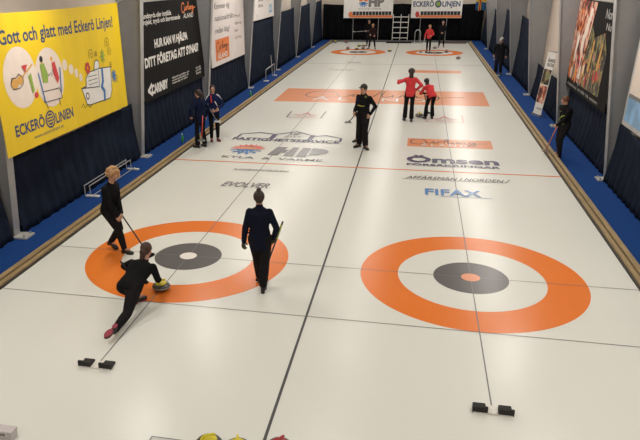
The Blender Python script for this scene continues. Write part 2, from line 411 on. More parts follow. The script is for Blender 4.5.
# ------------------------------------------------------------------ portal frames, curtains
PY = [-5.9, 0.3, 6.5, 12.7, 18.9, 25.1, 31.3, 37.5]
PYR = [-6.1, 0.1, 6.28, 12.45, 18.65, 24.85, 31.05, 37.25]
for s, ys, side in ((-1, PY, 'left'), (1, PYR, 'right')):
    for y in ys:
        e = empty('steel_column', (s * 6.0, y, 0), kind='structure')
        def xz(z): return (6.08 + (.07 if y == .3 else 0) - .092 * z) if s < 0 else 6.05 - .132 * z          # inner face leans inwards with height
        hw = .10
        bm = bmesh.new()   # web
        vs = [[bm.verts.new((s * x, y + d, z)) for x, z in ((xz(0) + .012, 0), (6.41, 0), (6.41, 6.2), (xz(6.2) + .012, 6.2))] for d in (-.035, .035)]
        bm.faces.new(vs[0]); bm.faces.new(vs[1])
        for k in range(4): bm.faces.new((vs[0][k], vs[0][(k + 1) % 4], vs[1][(k + 1) % 4], vs[1][k]))
        obj('web', bm, STEEL, e, world=True)
        bm = bmesh.new()   # inner flange
        vs = [[bm.verts.new((s * x, y + d, z)) for x, z in ((xz(0), 0), (xz(0) + .018, 0), (xz(6.2) + .018, 6.2), (xz(6.2), 6.2))] for d in (-hw, hw)]
        bm.faces.new(vs[0]); bm.faces.new(vs[1])
        for k in range(4): bm.faces.new((vs[0][k], vs[0][(k + 1) % 4], vs[1][(k + 1) % 4], vs[1][k]))
        obj('flange', bm, STEEL2, e, world=True)
        bm = bmesh.new(); xs = sorted((s * 5.86, s * 6.35)); box(bm, xs[0], xs[1], y - .16, y + .16, .012, .045, bev=.004)
        obj('base_plate', bm, mat('base_plate_paint', (.42, .41, .39), .5), e, world=True)
        for dy in (-.11, .11):
            bm = bmesh.new(); tube(bm, [(s * 5.92, y + dy, .045), (s * 5.92, y + dy, .085)], .018, 6)
            obj('anchor_bolt', bm, STEEL2, e, world=True)
for y in PY:
    bm = bmesh.new(); box(bm, -5.45, 5.45, y - .07, y + .07, 5.75, 6.2); struct('ceiling_rafter', bm, STEEL)

def curtain(name, s, y0, y1, ztop, label, mat_=CURT, x_top=6.22, x_bot=6.10, folds=None, sag=.06):
    """hanging cloth with folds, gathered at the top"""
    n = int((y1 - y0) / .05); nz = 10
    e = []
    bm = bmesh.new(); rows = []
    ph = random.uniform(0, 6)
    for side in (0, 1):
        rr = []
        for j in range(nz + 1):
            t = j / nz
            row = []
            for i in range(n + 1):
                u = i / n; y = y0 + (y1 - y0) * u
                zt = ztop - sag * math.sin(math.pi * u) - .012 * abs(math.sin(y * 9 + ph))
                amp = .010 + .022 * (1 - t)
                w = math.sin(y * 17 + ph + 1.5 * math.sin(y * 2.3 + ph)) + .5 * math.sin(y * 41 + ph * 2 + .8 * t)
                x = x_bot + (x_top - x_bot) * min(1, t * 1.6) + amp * w * .6 + side * .006
                z = .02 + (zt - .02) * t
                row.append(bm.verts.new((s * x, y, z)))
            rr.append(row)
        rows.append(rr)
    for rr in rows:
        for j in range(nz):
            for i in range(n): bm.faces.new((rr[j][i], rr[j][i + 1], rr[j + 1][i + 1], rr[j + 1][i]))
    a, b = rows
    for i in range(n):
        bm.faces.new((a[0][i], a[0][i + 1], b[0][i + 1], b[0][i])); bm.faces.new((a[nz][i], a[nz][i + 1], b[nz][i + 1], b[nz][i]))
    for j in range(nz):
        bm.faces.new((a[j][0], a[j + 1][0], b[j + 1][0], b[j][0])); bm.faces.new((a[j][n], a[j + 1][n], b[j + 1][n], b[j][n]))
    o = obj(name, bm, mat_, smooth=True)
    return tag(o, label, 'curtain', 'navy curtains between the wall columns')
LC = [(-5.7, .10, 1.45, 'navy curtain on the left, in front of the yellow banner bay'),
      (.45, 6.40, 1.53, 'navy curtain hanging under the yellow banner'),
      (6.65, 12.6, 1.45, 'navy curtain hanging under the black banner with white capitals'),
      (12.85, 18.8, 1.58, 'navy curtain under the tall white banner with the orange square'),
      (19.05, 25.0, 2.82, 'tall navy curtain under the white banner with small blue logo'),
      (25.25, 31.2, 2.95, 'tall navy curtain on the left, third from the far end'),
      (31.45, 37.4, 2.98, 'tall navy curtain on the left, second from the far end'),
      (37.65, 43.3, 3.0, 'tall navy curtain on the left, touching the far wall')]
RC = [(-5.9, -.05, 1.4, 'navy curtain on the right, beside the wooden edge nearest the viewer'),
      (.25, 6.12, 1.42, 'navy curtain under the blue and white banner on the right'),
      (6.45, 12.3, 1.40, 'navy curtain under the colourful photo collage banner'),
      (12.6, 18.5, 1.33, 'low navy curtain behind the roll-up banner stand'),
      (18.8, 24.7, 2.82, 'tall navy curtain next past the roll-up banner stand'),
      (25.0, 30.9, 2.84, 'tall navy curtain on the right, third from the far end'),
      (31.2, 37.1, 2.6, 'tall navy curtain on the right, second from the far end'),
      (37.4, 43.3, 2.6, 'tall navy curtain on the right, touching the far wall')]
for a, b, z, l in LC: curtain('curtain', -1, a, b, z, l)
for k, (a, b, z, l) in enumerate(RC): curtain('curtain', 1, a, b, z, l, x_top=6.10 if k == 1 else 6.22, x_bot=6.0 if k == 1 else 6.10)
# far black curtain: same cloth turned across the hall
bm = bmesh.new(); n = 240
g_ = [[None] * (n + 1) for _ in range(9)]
bk = [[None] * (n + 1) for _ in range(9)]
for j in range(9):
    for i in range(n + 1):
        x = -6.1 + 12.2 * i / n; t = j / 8
        y = YB - .1 + .03 * math.sin(x * 14 + math.sin(x * 3)) * (1.3 - t); z = .02 + t * (2.66 - .05 * abs(math.sin(x * 1.05)))
        g_[j][i] = bm.verts.new((x, y, z)); bk[j][i] = bm.verts.new((x, y + .006, z))
for L_ in (g_, bk):
    for j in range(8):
        for i in range(n): bm.faces.new((L_[j][i], L_[j][i + 1], L_[j + 1][i + 1], L_[j + 1][i]))
for i in range(n):
    for j in (0, 8): bm.faces.new((g_[j][i], g_[j][i + 1], bk[j][i + 1], bk[j][i]))
tag(obj('curtain', bm, CURTK, smooth=True), 'wide black curtain across the far wall behind the scoreboards', 'curtain')

# ------------------------------------------------------------------ ceiling lights
LH = mat('lamp_housing', (.6, .6, .6), .5)
TUBE = bpy.data.materials.new('lamp_tube'); TUBE.use_nodes = True
_b = TUBE.node_tree.nodes['Principled BSDF']; _b.inputs['Emission Color'].default_value = (1, .90, .78, 1); _b.inputs['Emission Strength'].default_value = 3
rows = {-4.3: 'left', 0.0: 'middle', 4.5: 'right'}
li = 0
for rx, rn in rows.items():
    for k in range(11):
        y = -9.0 + k * 5.0
        e = empty('ceiling_lamp', (rx, y, 5.2), 'long fluorescent lamp hung over the ice', 'lamp', 'fluorescent lamps over the ice')
        bm = bmesh.new(); box(bm, rx - .12, rx + .12, y - .8, y + .8, 5.2, 5.28, bev=.01); obj('lamp_housing', bm, LH, e, world=True)
        for d in (-.06, .06):
            bm = bmesh.new(); tube(bm, [(rx + d, y - .75, 5.185), (rx + d, y + .75, 5.185)], .014, 8); obj('lamp_tube', bm, TUBE, e, world=True)
        for d in (-.6, .6):
            bm = bmesh.new(); tube(bm, [(rx, y + d, 5.28), (rx, y + d, 6.2)], .006, 5); obj('suspension_wire', bm, STEEL, e, world=True)
        L = bpy.data.lights.new('lamp_light', 'AREA'); L.shape = 'RECTANGLE'; L.size = .22; L.size_y = 1.5; L.energy = 34 if rx == 0 else 74; L.color = (1, .945, .875)
        lo = bpy.data.objects.new('lamp_light', L); COL.objects.link(lo); lo.parent = e; lo.location = (0, 0, -.035)
# ------------------------------------------------------------------ banners on the walls
def cloth_panel(name, s, x, y0, y1, z0, z1, m, label, cat='banner', group=None, wav=.0, y0t=None, y1t=None):
    """a printed banner with real thickness, root of its prints"""
    e = empty(name, (s * x, (y0 + y1) / 2, z0), label, cat, group)
    bm = bmesh.new(); th = .008
    y0t = y0 if y0t is None else y0t; y1t = y1 if y1t is None else y1t
    c = [(y0, z0), (y1, z0), (y1t, z1), (y0t, z1)]
    a = [bm.verts.new((s * x, y, z)) for y, z in c]; b = [bm.verts.new((s * (x + th), y, z)) for y, z in c]
    bm.faces.new(a); bm.faces.new(b)
    for k in range(4): bm.faces.new((a[k], a[(k + 1) % 4], b[(k + 1) % 4], b[k]))
    obj('cloth', bm, m, e, world=True)
    bm = bmesh.new()
    tube(bm, [(s * (x + .03), y0t - .05, z1 + .01), (s * (x + .03), y1t + .05, z1 + .01)], .012, 6); obj('hanging_rail', bm, STEEL2, e, world=True)
    return e
def wall_art(s, x, step=.0015):
    # seen from the ice: left wall reads towards +y, right wall towards -y
    return Art((s * x, 0, 0), (0, 1, 0) if s < 0 else (0, -1, 0), (0, 0, 1), (-s, 0, 0), step)
def prt(e, name, fn, mats, label=None):
    # one object per line of lettering or per drawn item
    bm = bmesh.new(); ly = bm.faces.layers.int.new('tid'); TID[0] += 1; fn(bm)
    ids = sorted(set(f[ly] for f in bm.faces))
    for k in ids:
        b2 = bm.copy(); l2 = b2.faces.layers.int['tid']
        bmesh.ops.delete(b2, geom=[f for f in b2.faces if f[l2] != k], context='FACES')
        o = obj(name, b2, mats, e, world=True)
        if label: o['label'] = label
    bm.free()
    return o
def nxt(): TID[0] += 1
def print_mat(n, c): return mat('print_' + n, c, .6, 0, .05, 3)
PY_ = mat('yellow_banner_cloth', (.78, .545, .003), .5, 0, .05, 1.3, .55, 1.6, stretch=(1, 1.6, .5))
PK_ = mat('black_banner_cloth', (.008, .0075, .0075), .8, 0, .2, 2, .3, 3, spec=.15)
PW_ = mat('white_banner_cloth', (.72, .68, .66), .55, 0, .04, 2, .4, 2)
P_NAVY = print_mat('navy', (.025, .05, .14)); P_WHITE = print_mat('white', (.74, .72, .68)); P_PINKW = print_mat('pale', (.74, .64, .56))
P_BLK = print_mat('black', (.02, .018, .02)); P_RED = print_mat('red', (.55, .04, .04)); P_ORG = print_mat('orange', (.72, .20, .05))
P_BLUE = print_mat('blue', (.03, .16, .42)); P_LB = print_mat('light_blue', (.20, .42, .62)); P_GRN = print_mat('green', (.25, .38, .06)); P_TAN = print_mat('tan', (.62, .34, .08))
P_GREY = print_mat('grey', (.18, .17, .17)); P_LG = print_mat('light_grey', (.45, .44, .43))

# yellow ferry banner: tied in front of the nearest column at its left end, to the wall at its right end
YA, YBn = V((-5.58, -.33, 0)), V((-6.10, 5.87, 0))
class Slant(Art):
    """prints on the slanted banner; the artwork is drawn 5.5 wide between z 1.5 and 4.1, the cloth is slightly narrower at its left end"""
    def P(s, u, v, h=None):
        t = (u - .55) / 5.47; t = t * (.965 + .035 * t)
        k = .917 + .065 * t
        q = YA.lerp(YBn, t); n = V((YBn - YA)).normalized(); n = V((n.y, -n.x, 0))
        return V((q.x, q.y, 4.625 + k * (v - 4.625))) + n * (s.h if h is None else h)
A = Slant((0, 0, 0), (0, 1, 0), (0, 0, 1), (1, 0, 0), .0015)
e = empty('wall_banner', (-5.85, 2.7, 1.7), 'yellow banner with a drawn white ferry and two thought bubbles', 'banner')
bm = bmesh.new(); NB = 24
fr_ = []
for h_ in (0, -.008):
    fr_.append([[bm.verts.new(A.P(.55 + (5.47 * i / NB), zz - .03 * math.sin(math.pi * i / NB) * (1 if j_ else 0), h_)) for i in range(NB + 1)] for j_, zz in enumerate((1.51, 4.10))])
for q in fr_:
    for i in range(NB): bm.faces.new((q[0][i], q[0][i + 1], q[1][i + 1], q[1][i]))
for j_ in (0, 1):
    for i in range(NB): bm.faces.new((fr_[0][j_][i], fr_[0][j_][i + 1], fr_[1][j_][i + 1], fr_[1][j_][i]))
for i in (0, NB): bm.faces.new((fr_[0][0][i], fr_[0][1][i], fr_[1][1][i], fr_[1][0][i]))
obj('cloth', bm, PY_, e, world=True)
bm = bmesh.new(); tube(bm, [A.P(6.02, 4.10, 0), V((-6.05, 6.5, 4.25))], .008, 6); obj('cord', bm, STEEL, e, world=True)
A.h = .002; prt(e, 'lettering', lambda b: (A.text(b, 'Gott och glatt med Eckerö Linjen!', .88, 5.62, 3.55, 3.80, 0, .022),
    A.text(b, 'ECKERÖ', .90, 1.93, 1.84, 2.05, 0, .028), A.text(b, 'LINIEN', 2.36, 3.11, 1.80, 2.01, 0, .028), A.text(b, 'www.eckerolinjen.se', 1.48, 2.62, 1.66, 1.74, 0, .0)), P_NAVY, 'navy lettering')
def bub(b):
    for a in ((1.36, 2.90, .54, .58), (2.38, 2.76, .54, .60), (3.03, 2.93, .10, .12), (3.27, 2.81, .10, .11), (3.48, 2.70, .08, .1), (3.66, 2.58, .07, .09)): A.oval(b, *a); nxt()
prt(e, 'thought_bubble', bub, P_PINKW, 'pale ovals and dots')
prt(e, 'emblem', lambda b: A.oval(b, 2.15, 1.93, .19, .185), P_NAVY, 'round navy emblem')
A.h = .004
def emb(b):
    A.ring(b, 2.15, 1.93, .125, .145, 0, 32)
    for k, d in enumerate((.06, 0, -.06)): A.stroke(b, [(2.06, 1.93 + d), (2.24, 1.93 + d)], .028)
prt(e, 'emblem_stripes', emb, PY_)
def ship(b):
    A.poly(b, [(3.62, 2.33), (3.80, 1.93), (3.95, 1.90), (5.02, 1.88), (5.16, 2.05), (5.22, 2.42), (4.72, 2.52), (4.6, 2.30), (4.1, 2.32)])
    A.poly(b, [(3.86, 2.34), (3.88, 2.52), (4.08, 2.64), (4.62, 2.66), (5.22, 2.62), (5.22, 2.2), (4.0, 2.2)])
    A.poly(b, [(4.32, 2.62), (4.40, 2.82), (4.52, 2.86), (4.62, 2.80), (4.60, 2.58)])
prt(e, 'ferry_drawing', ship, P_WHITE, 'white ferry')
A.h = .006
def lines(b):
    A.stroke(b, [(3.62, 2.33), (3.80, 1.93), (3.95, 1.90), (5.02, 1.88), (5.16, 2.05), (5.22, 2.62), (4.62, 2.66), (4.08, 2.64), (3.88, 2.52), (3.86, 2.34), (3.62, 2.33), (4.5, 2.24), (4.55, 2.62)], .022)
    A.stroke(b, catmull([(4.32, 2.62), (4.40, 2.82), (4.52, 2.86), (4.62, 2.80), (4.60, 2.66)]), .02)
    for k in range(3): A.stroke(b, [(4.0, 2.36 + k * .09), (4.45, 2.36 + k * .085)], .014)
    A.ring(b, 3.86, 2.12, .055, .085, 0, 20)
    A.stroke(b, catmull([(3.5, 1.92), (3.62, 1.98), (3.66, 1.88), (3.8, 1.93), (3.9, 1.85), (4.05, 1.9)]), .014)
    A.stroke(b, [(1.01, 2.84), (1.1, 2.92)], .012)
    # curls
    nxt()
    for c in ((4.28, 3.02, .14), (4.52, 3.0, .08), (5.18, 3.2, .15), (5.26, 2.98, .12), (5.48, 2.28, .13), (5.25, 2.66, .09)): A.stroke(b, spiral(c[0], c[1], .01, c[2], 1.6), .012)
    # table and guests
    nxt()
    A.stroke(b, [(2.04, 2.52), (2.68, 2.50), (2.74, 2.28), (2.02, 2.30), (2.04, 2.52)], .014); A.stroke(b, [(2.08, 2.3), (2.12, 2.16)], .02); A.stroke(b, [(2.6, 2.28), (2.62, 2.14)], .02)
    A.oval(b, 2.13, 3.16, .06, .06); A.stroke(b, [(2.2, 2.95), (2.32, 2.8), (2.4, 2.85)], .014)
    A.stroke(b, [(2.5, 2.9), (2.42, 2.78)], .014)
    # guitar outline
    nxt()
    A.stroke(b, [(a, c) for a, c in [(1.06, 2.72), (1.0, 2.82), (1.06, 2.93), (1.2, 2.92), (1.3, 2.98), (1.42, 2.9), (1.4, 2.78), (1.28, 2.72), (1.06, 2.72)]], .014)
prt(e, 'line_drawing', lines, P_BLK, 'thin black drawn lines')
def reds(b):
    for k in range(6):
        t = k * math.pi / 3; A.oval(b, 4.02 + .08 * math.cos(t), 2.74 + .09 * math.sin(t), .05, .05, 0, 12)
    nxt(); A.oval(b, 1.78, 2.50, .07, .06, 0, 14); nxt(); A.poly(b, [(1.42, 3.12), (1.62, 3.12), (1.52, 2.98)])
    nxt(); A.poly(b, [(2.50, 3.04), (2.62, 3.06), (2.72, 2.70), (2.62, 2.60), (2.52, 2.8)])
prt(e, 'flower_drawing', reds, P_RED, 'red flower and red dress')
def greens(b):
    A.poly(b, [(2.06, 3.06), (2.2, 3.08), (2.3, 2.85), (2.26, 2.68), (2.08, 2.7)])
    nxt(); A.poly(b, [(1.6, 2.9), (1.7, 2.95), (1.74, 2.6), (1.66, 2.55)])
    nxt()
    for k in range(8):
        t = k * math.pi / 4; A.stroke(b, [(4.84, 2.92), (4.84 + .13 * math.cos(t), 2.92 + .15 * math.sin(t))], .03)
prt(e, 'guest_drawing', greens, P_GRN, 'yellow-green figures')
def blues(b):
    A.stroke(b, [(4.74, 2.62), (4.72, 2.35), (4.62, 2.22), (4.74, 2.1), (4.70, 1.9)], .09)
    nxt()
    for k in range(8):
        t = k * math.pi / 4; A.stroke(b, [(5.36, 2.38), (5.36 + .12 * math.cos(t), 2.38 + .14 * math.sin(t))], .04)
    nxt(); A.stroke(b, [(1.96, 2.9), (2.06, 2.3)], .035); nxt(); A.stroke(b, [(2.8, 2.9), (2.72, 2.4)], .035)
prt(e, 'chair_drawing', blues, P_BLUE, 'blue stripe, flower and chairs')
def tans(b):
    A.oval(b, 1.14, 2.82, .12, .095); A.oval(b, 1.32, 2.86, .10, .085); A.stroke(b, [(1.38, 2.9), (1.8, 3.1)], .035); nxt(); A.oval(b, 2.52, 3.12, .05, .05, 0, 12); A.oval(b, 2.14, 3.11, .04, .04, 0, 12)
A.h = .0055; prt(e, 'guitar_drawing', tans, P_TAN, 'tan guitar')

# black banner
e = cloth_panel('wall_banner', -1, 6.13, 7.1, 12.75, 1.40, 4.05, PK_, 'black banner with white Swedish capitals asking a question', y1t=12.2)
A = wall_art(-1, 6.128); A.h = .002
prt(e, 'lettering', lambda b: (A.text(b, 'HUR KAN VI HJÄLPA', 8.15, 11.05, 2.81, 3.03, 0, .045),
    A.text(b, 'DITT FÖRETAG ATT SYNAS?', 7.33, 12.10, 2.34, 2.59, 0, .045),
    A.text(b, 'kundstyrda eller inställda', 7.4, 9.69, 3.63, 3.76, 0, .02), A.text(b, 'projekt, tryck och återvinnande', 7.35, 10.47, 3.47, 3.60, 0, .02),
    A.text(b, 'CARINBY', 7.66, 8.98, 1.57, 1.81, 0, .06), A.stroke(b, [(7.68, 1.83), (7.42, 1.69), (7.68, 1.56)], .10),
    [A.text(b, t, 9.36, u, v, v + .06, 0, .008) for t, u, v in (('tillverkning skyltar och', 10.98, 1.76), ('montering kampanjer till', 10.9, 1.68), ('evenemang och reklam', 10.8, 1.60))],
    [A.text(b, t, 11.7, 12.26, v, v + .07, 0, .008) for t, v in (('tryck', 1.77), ('profil', 1.68), ('display', 1.58))]), P_WHITE, 'white lettering')
prt(e, 'script_logo', lambda b: script(A, b, 10.65, 12.0, 3.60, 3.93, .035), P_ORG, 'orange handwritten logo')
prt(e, 'script_logo_lettering', lambda b: A.text(b, 'ÅLAND', 10.78, 11.75, 3.46, 3.60, 0, .0), P_WHITE)

# white banner
e = cloth_panel('wall_banner', -1, 6.13, 13.6, 18.55, 1.54, 4.05, PW_, 'tall white banner with grey handwriting and an orange square')
A = wall_art(-1, 6.128); A.h = .002
prt(e, 'lettering', lambda b: ([A.text(b, t, 14.2, u, v, v + .2, 0, .01, .15) for t, u, v in (('Kommer dig', 16.3, 3.58), ('nationaldräkt', 16.9, 3.16), ('redan idag!', 16.2, 2.72))],
    [A.text(b, t, 16.95, u, v, v + .12, 0, 0, .15) for t, u, v in (('Med', 17.9, 3.14), ('hälsning', 18.1, 2.86), ('från', 17.5, 2.58), ('Curling', 18.05, 2.3))]), P_GREY, 'grey handwriting')
prt(e, 'orange_square', lambda b: A.rect(b, 14.15, 16.05, 1.72, 2.50), P_ORG); A.h = .004
prt(e, 'script_logo', lambda b: script(A, b, 14.3, 15.95, 2.0, 2.4, .03), P_BLK)
prt(e, 'script_logo_lettering', lambda b: A.text(b, 'ÅLAND', 14.4, 15.75, 1.78, 1.97, 0, .02), P_WHITE)

# small white banner further along
e = cloth_panel('wall_banner', -1, 6.13, 20.3, 24.9, 2.80, 4.6, PW_, 'white banner with small blue logo, above a tall navy curtain')
A = wall_art(-1, 6.128); A.h = .002
prt(e, 'lettering', lambda b: (A.text(b, 'äkta', 21.3, 22.3, 3.35, 3.5, 0, .02), A.text(b, 'smak', 21.3, 22.4, 3.6, 3.75, 0, .02), A.text(b, 'i', 20.95, 21.05, 2.95, 3.05, 0, .03)), P_GREY)
prt(e, 'blue_logo', lambda b: (A.ring(b, 24.0, 3.2, .18, .30, 0, 20, .5), A.stroke(b, [(23.6, 3.05), (24.4, 3.05)], .06), A.stroke(b, [(23.7, 3.35), (24.3, 3.38)], .05)), P_LB)

# colourful photo collage on the right wall (plain generic shapes)
def collage_mat():
    m = bpy.data.materials.new('photo_collage'); m.use_nodes = True; nt = m.node_tree; b = nt.nodes['Principled BSDF']; b.inputs['Roughness'].default_value = .5
    g = nd(nt, 'ShaderNodeNewGeometry'); mp = nd(nt, 'ShaderNodeMapping'); nt.links.new(g.outputs['Position'], mp.inputs['Vector'])
    mp.inputs['Scale'].default_value = (1, 1.9, 1.1); mp.inputs['Rotation'].default_value = (.25, 0, 0)
    n = nd(nt, 'ShaderNodeTexNoise'); n.inputs['Scale'].default_value = 2.6; n.inputs['Detail'].default_value = 5; n.inputs['Distortion'].default_value = .5
    nt.links.new(mp.outputs['Vector'], n.inputs['Vector'])
    r = nd(nt, 'ShaderNodeValToRGB'); nt.links.new(n.outputs['Fac'], r.inputs['Fac']); nt.links.new(r.outputs['Color'], b.inputs['Base Color'])
    cr = r.color_ramp; cr.elements[0].position = .40; cr.elements[0].color = (.03, .018, .015, 1); cr.elements[1].position = .72; cr.elements[1].color = (.75, .62, .55, 1)
    for p, c in ((.46, (.16, .03, .02, 1)), (.51, (.50, .10, .05, 1)), (.55, (.62, .35, .22, 1)), (.60, (.70, .55, .45, 1)), (.65, (.45, .12, .10, 1))):
        x = cr.elements.new(p); x.color = c
    return m
def collage2():
    m = collage_mat(); m.name = 'photo_collage_dark'; cr = [n for n in m.node_tree.nodes if n.type == 'VALTORGB'][0].color_ramp
    for el, c in zip(cr.elements, ((.012, .010, .010), (.03, .025, .02), (.05, .04, .02), (.35, .28, .05), (.14, .22, .14), (.45, .12, .08), (.5, .5, .42))): el.color = (*c, 1)
    return m
e = cloth_panel('wall_banner', 1, 6.11, 7.6, 12.55, 1.36, 3.93, PK_, 'tall banner of colourful festive photographs on a black ground', y0t=7.9, y1t=12.4)
A = wall_art(1, 6.108); A.h = .002
CM, CM2 = collage_mat(), collage2()
prt(e, 'photo_print', lambda b: A.poly(b, [(-12.5, 1.75), (-10.9, 1.62), (-10.6, 2.6), (-10.2, 3.9), (-12.38, 3.92)]), CM, 'warm red and cream festive photographs')
prt(e, 'photo_print', lambda b: A.poly(b, [(-10.85, 1.6), (-8.5, 1.62), (-8.4, 2.7), (-8.9, 3.2), (-9.9, 3.0), (-10.3, 3.3), (-10.5, 2.7)]), CM2, 'dark photographs with yellow and green costumes')
A.h = .0045
prt(e, 'lettering', lambda b: (A.text(b, 'skärgårdskultur  och  folkliv  hela  sommaren', -12.2, -8.4, 1.44, 1.53, 0, 0), A.text(b, 'Nor', -9.15, -8.45, 3.55, 3.78, 0, .02), A.text(b, 'Nu', -8.9, -8.4, 3.28, 3.45, 0, .02)), P_LG, 'pale lettering')
# costume shapes: two pale robes and a ring of warm light
def robes(b):
    A.poly(b, [(-12.1, 2.0), (-11.9, 2.0), (-11.55, 2.9), (-11.8, 3.0)]); A.poly(b, [(-11.35, 1.95), (-11.05, 1.9), (-10.95, 2.9), (-11.3, 3.0)])
    A.poly(b, [(-11.2, 2.9), (-10.9, 2.9), (-10.5, 3.7), (-10.75, 3.75)])
prt(e, 'robe_print', robes, P_PINKW)
def crowd(b):
    q = random.Random(11)
    for k in range(34):
        u = q.uniform(-12.2, -8.7); v = q.uniform(1.7, 2.25); w = q.uniform(.05, .12)
        A.oval(b, u, v, w, w * q.uniform(1.2, 2.4), k % 6, 12, q.uniform(-.4, .4)); A.oval(b, u, v + w * 2, .05, .06, 4, 10)
prt(e, 'crowd_print', crowd, [P_TAN, P_RED, P_PINKW, P_BLK, P_ORG, P_GREY])
prt(e, 'ring_print', lambda b: A.ring(b, -11.75, 3.35, .16, .24, 0, 30, 1.4), P_ORG)
prt(e, 'robe_print', lambda b: (A.poly(b, [(-10.1, 2.1), (-9.9, 2.1), (-9.75, 2.9), (-9.85, 3.0)]), A.poly(b, [(-9.2, 2.3), (-9.0, 2.2), (-8.85, 2.9), (-8.95, 3.0)])), P_TAN)

# blue and white banner, nearest on the right
e = cloth_panel('wall_banner', 1, 6.08, .9, 5.95, 1.46, 4.1, mat('sea_print', (.22, .40, .62), .5, 0, .35, 2.5, .2, 2), 'banner with white top and blue sea print beside nearest right column')
A = wall_art(1, 6.078); A.h = .002
prt(e, 'white_print', lambda b: A.rect(b, -5.9, -.9, 2.15, 4.1), P_PINKW)
prt(e, 'border_print', lambda b: (A.stroke(b, [(-5.9, 4.1), (-5.9, 1.5), (-.9, 1.5)], .10), ), P_LG)
prt(e, 'dark_stripe', lambda b: A.rect(b, -5.85, -.9, 2.08, 2.16), P_GREY)

# roll-up banner stand
a0, a1 = V((5.60, 14.50, .012)), V((5.78, 13.95, .012)); d = (a1 - a0).normalized(); nrm = V((d.y, -d.x, 0))
if nrm.x > 0: nrm = -nrm
e = empty('banner_stand', (a0 + a1) / 2, 'slim white roll-up banner stand on the blue carpet', 'banner stand')
def slab(name, u0, u1, z0, z1, off, th, m):
    bm = bmesh.new(); L_ = (a1 - a0).length
    ps = []
    for w in (0, th):
        ps.append([bm.verts.new(a0 + d * (u0 * L_) + V((0, 0, z0)) + nrm * (off - w)), bm.verts.new(a0 + d * (u1 * L_) + V((0, 0, z0)) + nrm * (off - w)),
                   bm.verts.new(a0 + d * (u1 * L_) + V((0, 0, z1)) + nrm * (off - w)), bm.verts.new(a0 + d * (u0 * L_) + V((0, 0, z1)) + nrm * (off - w))])
    bm.faces.new(ps[0]); bm.faces.new(ps[1])
    for k in range(4): bm.faces.new((ps[0][k], ps[0][(k + 1) % 4], ps[1][(k + 1) % 4], ps[1][k]))
    for v in bm.verts: v.co.x += .10 * v.co.z; v.co.z *= 1.06
    return obj(name, bm, m, e, world=True)
slab('base', -.02, 1.02, 0, .07, .06, .12, ALU); slab('banner_panel', .02, .98, .07, 2.05, 0, .01, P_WHITE)
slab('top_rail', 0, 1, 2.04, 2.07, .008, .025, ALU)
slab('photo_print', .06, .94, 1.02, 1.50, .004, .003, CM2); slab('photo_print', .06, .94, .42, .98, .004, .003, CM)
B = Art(a0 + nrm * .003, d, (.10, 0, 1.06), nrm, .001); B.h = .003
prt(e, 'lettering', lambda b: (B.text(b, 'ÅLANDS', .14, .62, 1.74, 1.84, 0, .02), B.text(b, 'KULTUR', .16, .60, 1.60, 1.70, 0, .02), B.text(b, 'museum', .2, .55, .22, .28, 0, 0)), P_BLK)

# flag
e = empty('flag', (5.9, 40.2, 2.30), 'blue flag with yellow-edged red cross hanging on the right', 'flag')
bm = bmesh.new(); n = 26
FM = [mat('flag_blue', (.02, .10, .26), .7), mat('flag_yellow', (.72, .52, .08), .7), mat('flag_red', (.50, .04, .02), .7)]
gr = [[[bm.verts.new((5.2 + .72 * i / n, 40.2 + .05 * math.sin(i * .9) + w, 2.33 + 1.35 * j / 10 + .03 * math.sin(i * .5))) for i in range(n + 1)] for j in range(11)] for w in (0, .006)]
for w in (0, 1):
    for j in range(10):
        for i in range(n):
            f = bm.faces.new((gr[w][j][i], gr[w][j][i + 1], gr[w][j + 1][i + 1], gr[w][j + 1][i])); f.material_index = 2 if (i in (9, 10, 11) or j == 5) else (1 if i in (7, 8, 12, 13) or j in (4, 6) else 0)
            if 9 <= i <= 11: f.material_index = 2
for i in range(n):
    for j in (0, 10): bm.faces.new((gr[0][j][i], gr[0][j][i + 1], gr[1][j][i + 1], gr[1][j][i]))
obj('cloth', bm, FM, e, smooth=True, world=True)
bm = bmesh.new(); tube(bm, [(5.15, 40.22, 3.70), (6.45, 40.22, 3.70)], .014, 8); obj('flag_pole', bm, WHITEP, e, world=True)

# ------------------------------------------------------------------ scoreboards, shelf and things along the far wall
YS = 43.2
def scoreboard(x0, x1, label, fn):
    e = empty('scoreboard', ((x0 + x1) / 2, YS, 0), label, 'scoreboard')
    bm = bmesh.new(); box(bm, x0, x1, YS, YS + .05, 1.66, 3.6, bev=.005); obj('board', bm, WHITEP, e, world=True)
    for fx in (.2, .72):
        x = x0 + (x1 - x0) * fx
        bm = bmesh.new(); tube(bm, [(x, YS + .03, .01), (x, YS + .03, 1.66)], .022, 8); box(bm, x - .2, x + .2, YS - .1, YS + .16, .008, .03); obj('leg', bm, STEEL2, e, world=True)
    S = Art((0, YS, 0), (1, 0, 0), (0, 0, 1), (0, -1, 0), .003)
    S.h = .004
    prt(e, 'orange_strip', lambda b: S.rect(b, x0 + .6, x1 - .02, 1.69, 1.86), P_ORG)
    for k in range(12):
        a = x0 + .72 + k * (x1 - x0 - .8) / 12
        prt(e, 'number_slot', lambda b: S.rect(b, a, a + .22, 1.87, 2.14), P_BLK)
    fn(e, S)
